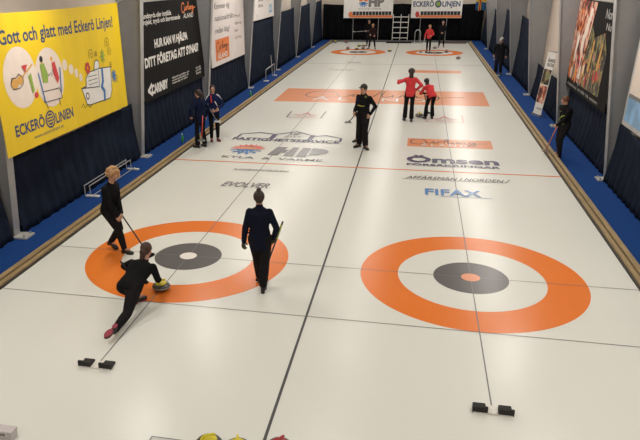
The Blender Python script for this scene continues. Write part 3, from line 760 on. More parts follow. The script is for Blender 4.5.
def f1(e, S):
    prt(e, 'lettering', lambda b: (S.text(b, 'HP', -2.55, -1.35, 2.52, 3.15, 0, .06), S.text(b, 'KYLA & VÄRME', -3.3, -1.55, 2.27, 2.38, 0, 0)), P_GREY)
    prt(e, 'sun_emblem', lambda b: S.ring(b, -2.95, 2.85, .10, .34, 0, 20, 1, 0, math.pi), P_ORG)
    prt(e, 'snow_emblem', lambda b: [S.stroke(b, [(-2.95, 2.80), (-2.95 + .33 * math.cos(t), 2.80 + .33 * math.sin(t))], .08) for t in (3.4, 3.9, 4.4, 5.0, 5.5, 6.0)], P_BLUE)
    prt(e, 'stone_print', lambda b: (S.oval(b, -3.9, 1.92, .17, .22)), P_ORG)
def f2(e, S):
    prt(e, 'lettering', lambda b: (S.text(b, 'ECKERÖ', .85, 2.38, 2.48, 2.84, 0, .03), S.text(b, 'LINJEN', 3.0, 4.32, 2.48, 2.84, 0, .03)), P_NAVY)
    prt(e, 'emblem', lambda b: S.oval(b, 2.70, 2.66, .24, .26), P_NAVY); S.h = .008
    prt(e, 'emblem_disc', lambda b: S.oval(b, 2.70, 2.66, .15, .16), P_GRN)
    prt(e, 'stone_print', lambda b: (S.oval(b, 1.2, 1.92, .15, .22)), P_RED)
scoreboard(-4.45, -.66, 'white scoreboard with grey HP lettering on the far wall', f1)
scoreboard(.72, 4.48, 'white scoreboard with navy shipping line lettering on the far wall', f2)
# white steel shelf between the scoreboards
e = empty('metal_shelf', (0, 42.9, 0), 'open white metal shelf standing between the two scoreboards', 'shelf')
for x in (-.58, 0, .58):
    for y in (42.7, 43.05):
        bm = bmesh.new(); box(bm, x - .018, x + .018, y - .018, y + .018, .01, 1.95); obj('post', bm, WHITEP, e, world=True)
for z in (.22, .60, .98, 1.36, 1.74):
    bm = bmesh.new(); box(bm, -.6, .6, 42.68, 43.07, z, z + .035, bev=.004); obj('shelf_board', bm, WHITEP, e, world=True)

def long_bar(x0, x1, y, z, label, m):
    bm = bmesh.new(); box(bm, x0, x1, y - .06, y + .06, .0, z, bev=.01)
    tube(bm, [(x0 + .1, y, z), (x0 + .1, y, z + .05), (x1 - .1, y, z + .05), (x1 - .1, y, z)], .012, 6)
    tag(obj('foam_bumper', bm, m), label, 'bumper')
long_bar(-.95, .95, 41.2, .09, 'dark foam bumper lying before the metal shelf', BLACK2)
long_bar(3.0, 4.9, 41.2, .09, 'brownish foam bumper lying before the right scoreboard', mat('brown_foam', (.10, .06, .05), .8))
# hoop-shaped stand
e = empty('hoop_stand', (1.35, 41.4, 0), 'grey metal hoop stand on the ice beside the metal shelf', 'stand')
bm = bmesh.new()
tube(bm, catmull([(1.15, 41.4, .03), (1.15, 41.4, .7), (1.22, 41.4, .88), (1.35, 41.4, .94), (1.48, 41.4, .88), (1.55, 41.4, .7), (1.55, 41.4, .03)], 4), .03, 8); obj('hoop', bm, ALU, e, world=True)
bm = bmesh.new(); box(bm, .95, 1.75, 41.25, 41.55, .0, .05, bev=.01); obj('base', bm, STEEL, e, world=True)

# low racks on the blue carpet, left
def rack(x0, x1, y0, y1, z, label):
    e = empty('tube_rack', ((x0 + x1) / 2, (y0 + y1) / 2, .012), label, 'rack')
    for x in (x0, x1):
        bm = bmesh.new(); tube(bm, [(x, y0, z), (x, y1, z)], .012, 8); obj('rail', bm, STEEL2, e, world=True)
    for y in (y0 + .02, y1 - .02):
        for x in (x0, x1):
            bm = bmesh.new(); tube(bm, [(x, y, .03), (x, y, z)], .012, 8); obj('leg', bm, STEEL2, e, world=True)
        bm = bmesh.new(); box(bm, x0 + .02, x1 + .22, y - .05, y + .05, .012, .05, bev=.015); obj('foot_bar', bm, mat('white_rubber', (.68, .66, .62), .6), e, world=True)
    for k in range(4):
        y = y1 - .12 - k * .22
        bm = bmesh.new(); tube(bm, [(x0, y, z), (x1, y, z)], .008, 6); obj('rung', bm, STEEL2, e, world=True)
    bm = bmesh.new(); tube(bm, [(x1 + .1, y0, .07), (x1 + .1, y1, .07)], .010, 8); obj('rail', bm, STEEL2, e, world=True)
rack(-6.0, -5.87, 2.85, 5.2, .27, 'low white tube rack on the blue carpet under the yellow banner')
e = empty('hurdle', (-5.75, 22.5, .012), 'small white tube frame by the wall, its back post taller', 'frame')
bm = bmesh.new(); tube(bm, [(-5.75, 21.0, .02), (-5.75, 21.0, .55), (-5.75, 23.0, .60), (-5.75, 23.0, .02)], .022, 8); obj('tube_frame', bm, ALU, e, world=True)
bm = bmesh.new(); tube(bm, [(-5.80, 22.8, .02), (-5.86, 22.7, 1.05)], .02, 8); obj('post', bm, ALU, e, world=True)
for y_ in (21, 23):
    bm = bmesh.new(); box(bm, -5.85, -5.62, y_ - .1, y_ + .1, .012, .05); obj('foot', bm, WHITEP, e, world=True)

# green bottles
def bottle(x, y, z, label):
    e = empty('bottle', (x, y, z), label, 'bottle')
    bm = bmesh.new(); tube(bm, [(x, y, z), (x, y, z + .004), (x, y, z + .17), (x, y, z + .2), (x, y, z + .22)], [.030, .036, .036, .022, .014], 14); obj('body', bm, mat('green_plastic', (.06, .42, .07), .3), e, smooth=True, world=True)
    bm = bmesh.new(); tube(bm, [(x, y, z + .22), (x, y, z + .27)], [.016, .016], 10); obj('cap', bm, mat('pale_cap', (.55, .70, .55), .4), e, smooth=True, world=True)
bottle(-5.55, 8.35, .012, 'green bottle on the blue carpet beside the navy jacket person')
bottle(-5.42, 16.6, .012, 'green bottle on the blue carpet below the tall white banner')

# ------------------------------------------------------------------ curling stones and hacks
def stone_master():
    e = empty('curling_stone', (0, 0, 0), 'x', 'curling stone')
    prof = [(.0, 0), (.07, 0), (.095, .008), (.128, .028), (.143, .05), (.1455, .062), (.143, .076), (.128, .098), (.10, .112), (.06, .116), (.0, .116)]
    def lathe(pr, seg=36):
        bm = bmesh.new(); rr = []
        for r, z in pr:
            rr.append([bm.verts.new((r * math.cos(2 * math.pi * k / seg), r * math.sin(2 * math.pi * k / seg), z)) for k in range(seg)] if r > 0 else [bm.verts.new((0, 0, z))])
        for i in range(len(rr) - 1):
            for k in range(seg):
                a, b = rr[i], rr[i + 1]; k2 = (k + 1) % seg
                if len(a) == 1: bm.faces.new((a[0], b[k], b[k2]))
                elif len(b) == 1: bm.faces.new((a[k], a[k2], b[0]))
                else: bm.faces.new((a[k], a[k2], b[k2], b[k]))
        return bm
    obj('granite_body', lathe(prof), GRANITE, e, smooth=True)
    obj('striking_band', lathe([(.1440, .050), (.1468, .054), (.1468, .072), (.1440, .076)]), GRANITE_B, e, smooth=True)
    d = obj('handle_disc', lathe([(0, .114), (.088, .114), (.092, .120), (.086, .127), (.05, .131), (0, .132)]), YEL_P, e, smooth=True)
    bm = bmesh.new(); pts = catmull([(-.058, 0, .128), (-.052, 0, .158), (-.03, 0, .176), (.01, 0, .180), (.05, 0, .176), (.075, 0, .170)], 5)
    tube(bm, pts, [.018, .017, .016] + [.0145] * (len(pts) - 5) + [.013, .009], 10); obj('handle_grip', bm, YEL_P, e, smooth=True)
    return e
def recolor(e, m):
    for c in e.children:
        if c.name.startswith('handle'):
            me = c.data.copy(); me.materials.clear(); me.materials.append(m); c.data = me
sm = stone_master(); red_m = None
STG = 'curling stones on the ice'
STONES = [(-2.46, -1.40, 0, 'Y', 20, 'yellow curling stone under the hand of the crouching thrower'),
    (1.60, 13.42, 0, 'Y', 80, 'yellow curling stone between the two red jacket sweepers'),
    (-.555, -4.915, .0, 'Y', 30, 'yellow stone farthest left of the three at the lower edge'),
    (-.235, -4.92, .0, 'Y', 100, 'yellow stone in the middle of the three at the lower edge'),
    (.20, -4.825, .0, 'R', 60, 'red stone beside the black dividing line at the lower edge'),
    (-3.36, 36.45, 0, 'R', 0, 'stone at the back left of the far left house'),
    (-2.71, 36.2, 0, 'Y', 40, 'stone right behind the centre of the far left house'),
    (-2.30, 36.55, 0, 'R', 90, 'stone nearest the feet of the dark figures, far left house'),
    (-2.72, 38.3, 0, 'Y', 120, 'left one of the two small stones behind the far left house'),
    (-2.42, 38.45, 0, 'Y', 10, 'right one of the two small stones behind the far left house'),
    (-.42, 35.1, 0, 'Y', 50, 'lone stone just left of the dividing line at the far end'),
    (2.56, 37.3, 0, 'R', 70, 'stone behind the legs of the far red jacket player'),
    (3.25, 34.9, 0, 'R', 140, 'stone on the right part of the far right house'),
    (3.83, 31.3, 0, 'R', 15, 'lone stone short of the far right house, near the wooden edge'),
    (-4.78, 41.0, 0, 'Y', 0, 'stone in the far left corner of the ice'),
    (-3.93, 40.9, 0, 'R', 0, 'red stone at the back edge of the left sheet')]
for i, (x, y, z, c, r, l) in enumerate(STONES):
    o = sm if i == 0 else copy_tree(sm)
    o.location = (x, y, z + .005); o.rotation_euler.z = math.radians(r); o['label'] = l; o['group'] = STG
    if c == 'R': recolor(o, RED_P)
def hack(cx, cy, label):
    e = empty('hack', (cx, cy, .004), label, 'curling hack', 'foot hacks in the ice')
    bm = bmesh.new(); box(bm, cx - .06, cx + .06, cy - .06, cy + .09, .004, .02, bev=.004)
    box(bm, cx - .22, cx + .22, cy - .075, cy - .035, .004, .016, bev=.004); obj('base_plate', bm, mat('hack_plate', (.70, .68, .62), .4), e, world=True)
    for s in (-1, 1):
        bm = bmesh.new(); x = cx + s * .145
        # rubber cup: raised toe rest at the back (towards the viewer), curved side
        w = .085
        prof = [(-.07, .006), (-.07, .085), (-.045, .090), (-.01, .045), (.04, .028), (.10, .030), (.105, .006)]
        vs = [[bm.verts.new((x + d * (1 if q[0] < .02 else .82), cy + q[0], q[1])) for q in prof] for d in (-w, w)]
        bm.faces.new(vs[0]); bm.faces.new(vs[1])
        for k in range(len(prof)): bm.faces.new((vs[0][k], vs[0][(k + 1) % len(prof)], vs[1][(k + 1) % len(prof)], vs[1][k]))
        obj('foot_block', bm, RUBBER, e, world=True)
hack(XL, -3.66, 'black rubber foot hack behind the crouching thrower'); hack(XR, -3.66, 'black rubber foot hack at the end of the empty right sheet')
# white steel box at the lower left corner
e = empty('stone_tray', (-3.4, -5.05, 0), 'end of a white metal tray with dark slot, lower left corner', 'tray')
bm = bmesh.new(); box(bm, -4.2, -2.72, -5.22, -5.12, .0, .04, bev=.008); box(bm, -4.2, -2.72, -5.22, -5.10, .075, .11, bev=.01); box(bm, -2.80, -2.72, -5.22, -5.12, .03, .09)
obj('frame', bm, mat('lilac_white_paint', (.58, .53, .53), .4), e, world=True)
bm = bmesh.new(); box(bm, -4.2, -2.79, -5.175, -5.155, .035, .08); obj('slot_panel', bm, mat('tray_dark', (.10, .085, .08), .5), e, world=True)
# ================================================================== PEOPLE
def ik(a, c, l1, l2, hint):
    """middle joint of a two-bone limb from a towards c, bent towards hint"""
    a, c, hint = V(a), V(c), V(hint); d = c - a; L_ = d.length
    if L_ > (l1 + l2) * .995:
        c = a + d.normalized() * (l1 + l2) * .995; d = c - a; L_ = d.length
    x = (l1 * l1 - l2 * l2 + L_ * L_) / (2 * L_); h = math.sqrt(max(0, l1 * l1 - x * x)); n = d.normalized()
    p = hint - n * hint.dot(n); p = p.normalized() if p.length > 1e-6 else n.orthogonal()
    return a + n * x + p * h, c
def add_hand(bm, w, dr, pn, side_v, s=1.0, curl=.9, infl=0.0):
    """palm, four bent unequal fingers and a thumb off the side of the palm.
    w wrist, dr finger direction, pn palm normal (palm faces it), side_v thumb side"""
    dr = dr.normalized(); side_v = (side_v - dr * side_v.dot(dr)).normalized(); pn = dr.cross(side_v) * (1 if dr.cross(side_v).dot(pn) > 0 else -1)
    c = w + dr * .045 * s
    ball(bm, c, ((.040 + infl) * s, (.052 + infl) * s, (.017 + infl) * s), (side_v, dr, pn), 12)
    for k, (ln, off) in enumerate(((.070, .027), (.078, .010), (.073, -.008), (.058, -.025))):
        b = w + dr * (.082 - .004 * abs(k - 1.5)) * s + side_v * off * s
        pts = [b - dr * .02 * s, b]; ang = 0; p = b
        for j, f in enumerate((.45, .32, .23)):
            ang += curl * (.75 if j == 0 else .9)
            p = p + (dr * math.cos(ang) + pn * math.sin(ang)) * ln * f * s; pts.append(p)
        tube(bm, pts, [(.0098 + infl) * s, (.0098 + infl) * s, (.009 + infl) * s, (.0085 + infl) * s, (.006 + infl) * s], 7)
    b = w + dr * .022 * s + side_v * .030 * s
    t = (side_v * .8 + dr * .75 + pn * .35).normalized(); t2 = (dr * .9 + side_v * .1 + pn * (.3 + curl * .5)).normalized()
    tube(bm, [b - t * .012 * s, b + t * .030 * s, b + t * .030 * s + t2 * .032 * s], [(.013 + infl) * s, (.0115 + infl) * s, (.008 + infl) * s], 7)
def person(label, base, face, H=1.72, pelvis=None, chest=None, neck=None, head=None, look=None, handR=None, handL=None,
           footR=None, footL=None, toeR=None, toeL=None, soleR=None, soleL=None, elbR=None, elbL=None, kneeR=None, kneeL=None, shline=None,
           jacket=BLACKC, trousers=BLACK2, hair=H_BROWN, style='bun', cap=None, flare=.0, near=False, female=True, extra=None,
           sole=None, gloves=None, slim=1.0, headtilt=0.0, shoe=SHOE, fingers=(.9, .9), hipline=None, hem=0.0, legw=0.0, hv=1.0):
    """every point is (right, forward, up) in metres from the spot on the ground, for a 1.72 m figure facing `face` degrees"""
    a = math.radians(face); fw = V((math.cos(a), math.sin(a), 0)); rt = V((math.sin(a), -math.cos(a), 0)); up = V((0, 0, 1)); s = H / 1.72
    O = V((base[0], base[1], base[2] if len(base) > 2 else 0))
    def W(p): return O + (rt * p[0] + fw * p[1] + up * p[2]) * s
    def D(p): return (rt * p[0] + fw * p[1] + up * p[2]).normalized()
    e = empty('person', O, label, 'person')
    pelvis = pelvis or (0, 0, .93); chest = chest or (0, .0, 1.28); neck = neck or (0, .01, 1.45)
    P, Cc, N = W(pelvis), W(chest), W(neck)
    spine = (N - P).normalized()
    shd = D(shline) if shline else rt.copy(); shd = (shd - spine * shd.dot(spine)).normalized()
    hpd = D(hipline) if hipline else rt.copy(); hpd = hpd.normalized()
    lk = D(look or (0, 1, -.1)); hu = (spine * .6 + up * .6); hu = (hu - lk * hu.dot(lk)).normalized(); hr = lk.cross(hu)
    if headtilt: hu = (hu + hr * headtilt).normalized(); hr = lk.cross(hu)
    Hc = W(head) if head else N + (spine * .5 + up * .5).normalized() * .148 * s + lk * .03 * s
    sw = (.150 if female else .172) * s * slim; hw = .088 * s
    shR, shL = N + shd * sw - spine * .075 * s, N - shd * sw - spine * .075 * s
    hipR, hipL = P + hpd * hw, P - hpd * hw
    ua, fa, th, sh = .285 * s, .255 * s, .43 * s, .42 * s
    handR = W(handR or (.27, .05, .86)); handL = W(handL or (-.27, .05, .86))
    eR, wR = ik(shR, handR, ua, fa, D(elbR or (.6, -.8, -.1))); eL, wL = ik(shL, handL, ua, fa, D(elbL or (-.6, -.8, -.1)))
    aR = W(footR or (.10, .0, .085)); aL = W(footL or (-.10, .0, .085))
    kR, aR = ik(hipR, aR, th, sh, D(kneeR or (.05, 1, .1))); kL, aL = ik(hipL, aL, th, sh, D(kneeL or (-.05, 1, .1)))
    tR, tL = D(toeR or (.15, 1, 0)), D(toeL or (-.15, 1, 0))
    vox = .011 if near else .014
    td = spine.cross(shd).normalized()                               # chest depth direction
    def torso(bm, g, low=0.0):
        W1 = (.135 if female else .15) * s * slim
        Wp = .155 * s * slim
        loft(bm, [(P - spine * (.09 + low) * s, shd * (Wp * .80 + g), td * (.10 * s + g)), (P - spine * low * .3 * s, shd * (Wp + g), td * (.115 * s + g)), (P + spine * .10 * s, shd * (Wp * .93 + g), td * (.10 * s + g)),
                  (P.lerp(Cc, .55), shd * (W1 * .92 + g), td * (.09 * s + g)), (Cc, shd * (W1 * 1.08 + g), td * (.108 * s + g)),
                  (Cc.lerp(N, .55), shd * (W1 * 1.18 + g), td * (.10 * s + g)), (N - spine * .045 * s, shd * (sw * .80 + g), td * (.072 * s + g)), (N + spine * .0 * s, shd * (.075 * s + g * .5), td * (.055 * s + g * .5))], 24)
    def arms(bm, g, to_wrist=1.0):
        for S_, E_, W_ in ((shR, eR, wR), (shL, eL, wL)):
            capsule(bm, S_, E_, .050 * s + g, .039 * s + g); capsule(bm, E_, E_.lerp(W_, to_wrist), .040 * s + g, .028 * s + g * 1.1)
    def legs(bm, g, fl=0.0, to=1.0):
        for H_, K_, A_ in ((hipR, kR, aR), (hipL, kL, aL)):
            capsule(bm, H_, K_, .082 * s * slim + g, .054 * s + g); 
            Z = K_.lerp(A_, to); M = K_.lerp(Z, .35)
            tube(bm, [K_, M, Z], [.054 * s + g, .054 * s + g + fl * .3, .036 * s + g + fl], 14); ball(bm, K_, .054 * s + g)
    # one continuous body
    bm = bmesh.new(); torso(bm, -.012); arms(bm, -.008); legs(bm, -.008)
    capsule(bm, N - spine * .03, Hc - hu * .05 * s, .056 * s, .054 * s)
    ax = (hr, lk, hu)
    ball(bm, Hc + hu * .022 * s, (.074 * s, .092 * s, .092 * s), ax, 20); ball(bm, Hc - hu * .045 * s + lk * .018 * s, (.056 * s, .068 * s, .062 * s), ax, 16)   # skull, jaw
    ball(bm, Hc - hu * .092 * s + lk * .062 * s, (.022 * s, .018 * s, .016 * s), ax, 10)                                          # chin
    ball(bm, Hc + hu * .016 * s + lk * .080 * s, (.052 * s, .014 * s, .012 * s), ax, 10)                                          # brow
    tube(bm, [Hc + hu * .008 * s + lk * .086 * s, Hc - hu * .030 * s + lk * .106 * s], [.009 * s, .014 * s], 8)                      # nose
    for q in (1, -1): ball(bm, Hc - hu * .008 * s + hr * q * .076 * s, (.010 * s, .020 * s, .030 * s), ax, 10)                      # ears
    for A_, T_ in ((aR, tR), (aL, tL)): capsule(bm, A_, A_ + T_ * .11 * s - up * .0, .030 * s, .025 * s)
    bm = remeshed(bm, vox, 2)
    for w, el, c_, sd in ((wR, eR, fingers[0], -shd), (wL, eL, fingers[1], shd)):
        dr = (w - el).normalized(); th_side = (fw * .7 + sd * .7 + up * .2); pn = dr.cross(th_side)
        if pn.dot(sd) < 0: pn = -pn
        add_hand(bm, w, dr, pn, th_side, s * 1.02, c_)
    obj('body', bm, SKIN, e, smooth=True, world=True)
    for q in (1, -1):
        bm = bmesh.new(); ball(bm, Hc + hr * q * .030 * s + lk * .082 * s + hu * .002 * s, .0125 * s, seg=10); obj('eye', bm, EYE, e, smooth=True, world=True)
    bm = bmesh.new(); ball(bm, Hc - hu * .056 * s + lk * .080 * s, (.024 * s, .009 * s, .008 * s), ax, 10); obj('mouth', bm, LIP, e, smooth=True, world=True)
    # clothes
    bm = bmesh.new(); torso(bm, .022, hem); arms(bm, .014, .97); capsule(bm, N - spine * .03 * s, N + spine * .025 * s, .072 * s, .060 * s)
    bm = remeshed(bm, vox, 7); obj('jacket', bm, jacket, e, smooth=True, world=True)
    bm = bmesh.new(); legs(bm, .012 + legw, flare, .98)
    Wp = .155 * s * slim
    loft(bm, [(P - up * .10 * s, hpd * (Wp * .85), fw * .10 * s), (P - up * .02 * s, hpd * (Wp + .004), fw * .118 * s), (P + spine * .06 * s, hpd * (Wp * .96), fw * .105 * s)], 20)
    bm = remeshed(bm, vox, 3); obj('trousers', bm, trousers, e, smooth=True, world=True)
    for A_, T_, so in ((aR, tR, soleR), (aL, tL, soleL)):
        dn = D(so) if so else -up; dn = (dn - T_ * dn.dot(T_)).normalized(); sd = T_.cross(dn)
        h = .075 * s
        bm = bmesh.new()
        loft(bm, [(A_ - T_ * .065 * s + dn * .035 * s, sd * .030 * s, dn * .030 * s), (A_ - T_ * .04 * s + dn * .035 * s, sd * .036 * s, dn * .040 * s), (A_ + T_ * .04 * s + dn * .034 * s, sd * .037 * s, dn * .040 * s),
                  (A_ + T_ * .11 * s + dn * .044 * s, sd * .046 * s, dn * .030 * s), (A_ + T_ * .17 * s + dn * .050 * s, sd * .040 * s, dn * .024 * s), (A_ + T_ * .20 * s + dn * .054 * s, sd * .020 * s, dn * .018 * s)], 14)
        capsule(bm, A_ - dn * .02 * s, A_ + dn * .03 * s, .040 * s, .040 * s)
        bm = remeshed(bm, .009, 2); so_ = obj('shoe', bm, shoe, e, smooth=True, world=True)
        bm = bmesh.new()
        for c_, l_, w_ in ((-.035, .045, .034), (.115, .085, .046)):
            q = [(A_ + T_ * (c_ + l_ * math.cos(k / 14 * 6.2832)) * s + sd * w_ * math.sin(k / 14 * 6.2832) * s + dn * .074 * s) for k in range(14)]
            f1_ = [bm.verts.new(x) for x in q]; f2_ = [bm.verts.new(x + dn * .010 * s) for x in q]
            bm.faces.new(f1_); bm.faces.new(f2_)
            for k in range(14): bm.faces.new((f1_[k], f1_[(k + 1) % 14], f2_[(k + 1) % 14], f2_[k]))
        obj('sole', bm, sole or RUBBER, so_, world=True)
    if gloves:
        bm = bmesh.new()
        for w, el, c_, sd in ((wR, eR, fingers[0], -shd), (wL, eL, fingers[1], shd)):
            dr = (w - el).normalized(); th_side = (fw * .7 + sd * .7 + up * .2); pn = dr.cross(th_side)
            if pn.dot(sd) < 0: pn = -pn
            b2 = bmesh.new(); add_hand(b2, w, dr, pn, th_side, s * 1.02, c_, .003); obj('glove', b2, gloves, e, smooth=True, world=True)
        bm.free()
    # hair
    if style != 'none':
        bm = bmesh.new(); back = -lk
        ball(bm, Hc + hu * .034 * s + back * .018 * s, (.090 * s * hv, .098 * s, .098 * s), ax, 20)
        ball(bm, Hc + hu * .0 * s + back * .040 * s, (.072 * s, .060 * s, .082 * s), ax, 16)
        if style == 'bun': ball(bm, Hc + hu * .135 * s + back * .035 * s, (.040 * s, .040 * s, .034 * s), ax, 12); ball(bm, Hc + hu * .115 * s + back * .03 * s, .030 * s, ax, 10)
        if style == 'pony': tube(bm, catmull([tuple(Hc + hu * .06 * s + back * .08 * s), tuple(Hc + back * .135 * s), tuple(Hc - up * .10 * s + back * .115 * s), tuple(Hc - up * .22 * s + back * .075 * s)], 4), [.028 * s] * 4 + [.036 * s] * 4 + [.030 * s] * 4 + [.012 * s], 10)
        if style == 'low': ball(bm, Hc - hu * .02 * s + back * .095 * s, (.060 * s, .060 * s, .060 * s), ax, 12); tube(bm, [Hc - hu * .03 * s + back * .10 * s, Hc - hu * .12 * s + back * .13 * s, Hc - hu * .20 * s + back * .12 * s], [.050 * s, .042 * s, .016 * s], 10)
        if style == 'long':
            tube(bm, catmull([tuple(Hc + hu * .04 * s + back * .05 * s), tuple(Hc - up * .06 * s + back * .075 * s), tuple(Hc - up * .20 * s + back * .085 * s)], 4), [.075 * s] * 4 + [.070 * s] * 4 + [.045 * s], 12)
        if style == 'curly':
            r_ = random.Random(4)
            for k in range(26):
                v = V((r_.uniform(-1, 1), r_.uniform(-1, .35), r_.uniform(-.4, 1))).normalized()
                ball(bm, Hc + hu * .03 * s + back * .02 * s + (hr * v.x + lk * v.y + hu * v.z) * .108 * s, r_.uniform(.036, .052) * s, seg=8)
            for k in range(8): ball(bm, Hc - hu * (.03 + .012 * k) * s + back * (.09 + .01 * math.sin(k)) * s, (.062 - .005 * k) * s, seg=8)
        bm = remeshed(bm, .009, 1); obj('hair', bm, hair, e, smooth=True, world=True)
    if cap:
        bm = bmesh.new(); ball(bm, Hc + hu * .048 * s - lk * .006 * s, (.090 * s, .102 * s, .088 * s), ax, 20)
        for v in [v for v in bm.verts if (v.co - Hc).dot(hu) < .040 * s]: v.co += hu * (.040 * s - (v.co - Hc).dot(hu))
        tube(bm, [Hc + hu * .044 * s + lk * .07 * s, Hc + hu * .036 * s + lk * .155 * s], [.070 * s, .052 * s], 16, scale2=.10, side=tuple(hr))
        ball(bm, Hc + hu * .136 * s, .008 * s, seg=8)
        obj('cap', bm, cap, e, smooth=True, world=True)
    if extra: extra(e, dict(P=P, C=Cc, N=N, spine=spine, shd=shd, td=td, fw=fw, rt=rt, s=s, shR=shR, shL=shL, eR=eR, eL=eL, wR=wR, wL=wL, Hc=Hc, sw=sw))
    return e, dict(wR=wR, wL=wL, eR=eR, eL=eL)
def broom(label, top, tip, hm=CARBON, head_m=BLACK2, hdir=(1, 0, 0), group=None, grip=None):
    top, tip = V(top), V(tip); e = empty('curling_broom', tip, label, 'broom')
    d = (top - tip).normalized(); n = V(hdir).normalized()
    bm = bmesh.new(); tube(bm, [tip + d * .05, top], .0135, 10); ball(bm, top, .0145, seg=10); obj('handle', bm, hm, e, smooth=True, world=True)
    if grip:
        bm = bmesh.new(); tube(bm, [top - d * .35, top - d * .05], .0165, 10); obj('grip', bm, grip, e, smooth=True, world=True)
    s_ = V((0, 0, 1)).cross(n)
    bm = bmesh.new()
    for dz, w, l in ((.012, .045, .105),):
        vs = []
        for z in (0, .012, .03, .042):
            k = 1.0 if z < .02 else .8
            vs.append([bm.verts.new(V((tip.x, tip.y, tip.z + z)) + n * l * a * k + s_ * w * b * k) for a, b in ((-1, -.8), (-.85, -1), (.85, -1), (1, -.8), (1, .8), (.85, 1), (-.85, 1), (-1, .8))])
        for i in range(3):
            for q in range(8): bm.faces.new((vs[i][q], vs[i][(q + 1) % 8], vs[i + 1][(q + 1) % 8], vs[i + 1][q]))
        bm.faces.new(vs[0]); bm.faces.new(vs[-1])
    obj('brush_head', bm, head_m, e, world=True)
    bm = bmesh.new(); capsule(bm, tip + V((0, 0, .035)), tip + d * .10, .022, .017, 10); obj('ferrule', bm, GREYC, e, smooth=True, world=True)
    return e
def panel(e, name, m, pts, r, fl=1.0):
    """piece of contrasting cloth: a soft strip on the jacket"""
    bm = bmesh.new(); tube(bm, pts, r, 10, scale2=fl); obj(name, bm, m, e, smooth=True, world=True)

# -- thrower, deep lunge, facing up the sheet
thr, J = person('crouching person in black releasing the yellow-handled stone', (-2.62, -2.0), 90, H=1.70, near=True,
    pelvis=(-.03, -.16, .40), chest=(.02, .14, .55), neck=(.05, .30, .64), head=(.065, .40, .80), look=(.25, 1, -.15), shline=(1, .05, .05),
    handR=(.17, .53, .225), elbR=(.5, -.8, -.5), handL=(-.20, .48, .30), elbL=(-1, .1, .2),
    footL=(-.05, .10, .085), toeL=(.45, 1, 0), kneeL=(-.25, 1, .55), footR=(.05, -.95, .10), toeR=(-.28, -1, -.30), soleR=(.1, -.55, .85), kneeR=(.25, -.2, -1), hipline=(1, -.15, -.05),
    jacket=BLACKC, trousers=BLACK2, hair=H_RED, style='low', sole=BURG, slim=1.25, legw=.006)
broom('dark curling broom held low under the left arm of the thrower', (-2.86, -1.92, .70), (-2.88, -1.22, .005), CARBON, BLACK2, (1, .2, 0))
# -- sweeper with blonde hair
p2, J = person('blonde person in black with curly tied-up hair, walking with a broom', (-3.87, -.05), -12, H=1.66, near=True,
    pelvis=(.03, -.04, .88), chest=(.02, .02, 1.20), neck=(.02, .06, 1.38), head=(.02, .14, 1.54), look=(.25, 1, -.75),
    handR=(.14, .22, .80), elbR=(.4, -1, 0), handL=(.04, .25, .76), elbL=(-.5, -.8, 0),
    footR=(.0, .19, .085), toeR=(.0, 1, 0), footL=(-.10, -.20, .14), toeL=(.1, .95, -.28), kneeL=(0, 1, 0), kneeR=(0, 1, 0),
    jacket=BLACKC, trousers=BLACK2, hair=H_BLONDE, style='curly', slim=1.12, legw=.006,
    extra=lambda e, j: panel(e, 'collar', WHITEC, [j['N'] + j['rt'] * .05 + j['spine'] * .045, j['N'] + j['fw'] * .055 + j['spine'] * .03, j['N'] - j['rt'] * .05 + j['spine'] * .045], .008))
broom('black curling broom slanting down from the hand of the blonde person', J['wL'] + V((-.01, -.02, .02)), (-3.17, -.16, .005), CARBON, BLACK2, (.3, 1, 0))
# -- navy jacket, walking away
p3, J = person('person in navy jacket and hair bun, walking away beside the left house', (-.86, -1.12), 96, H=1.68, near=True, female=True,
    pelvis=(0, 0, .93), handL=(-.27, .04, .84), elbL=(-.7, -.8, 0), handR=(.21, .10, .90), elbR=(.8, -.7, 0), look=(-.25, 1, -.25),
    footR=(.04, -.05, .085), toeR=(.0, 1, 0), footL=(-.05, .26, .10), toeL=(-.1, 1, .05), shline=(1, 0, .0), jacket=NAVYC, trousers=BLACK2, hair=H_BROWN, style='bun', slim=1.04, hem=.09, legw=.016, gloves=cloth('olive_glove', (.10, .10, .06)))
broom('curling broom with dark and yellow-green handle in the right hand of the navy jacket', (-.50, -1.10, 1.20), (-.92, -.80, .03), CARBON, BLACK2, (1, .2, 0), grip=mat('lime_grip', (.35, .40, .08), .6))
# -- man with cap and the person hidden behind him
def capx(e, j):
    N, f, r_, sp = j['N'], j['td'], j['shd'], j['spine']
    if f.dot(j['fw']) < 0: f = -f
    fr = lambda a, b, c=.128: N + r_ * a - sp * b + f * c
    panel(e, 'shoulder_patch', GREENC, [fr(-.15, .06, .085), fr(-.10, .03, .075)], .028, .5)
    panel(e, 'shoulder_patch', BLUEC, [fr(.15, .10, .09), fr(.10, .22, .118)], .040, .4)
    panel(e, 'chest_stripe', mat('yellow_cloth', (.45, .42, .06), .8), [fr(.12, .30), fr(.0, .31, .135), fr(-.12, .30)], .013, .6)
p4, J = person('man in dark cap and black jacket with a thin yellow stripe', (-.04, 8.56), -125, H=1.84, female=False,
    handR=(.16, .20, .98), elbR=(.5, -.9, 0), handL=(-.24, .02, .95), elbL=(-.4, -1, 0), look=(.1, 1, .0),
    footR=(.12, -.02, .085), toeR=(.2, 1, 0), footL=(-.15, .04, .085), toeL=(-1, .5, 0), jacket=BLACKC, trousers=BLACK2, hair=H_DARK, style='short', cap=H_DARK, slim=1.15, legw=.02, hem=.16, extra=capx, flare=.012)
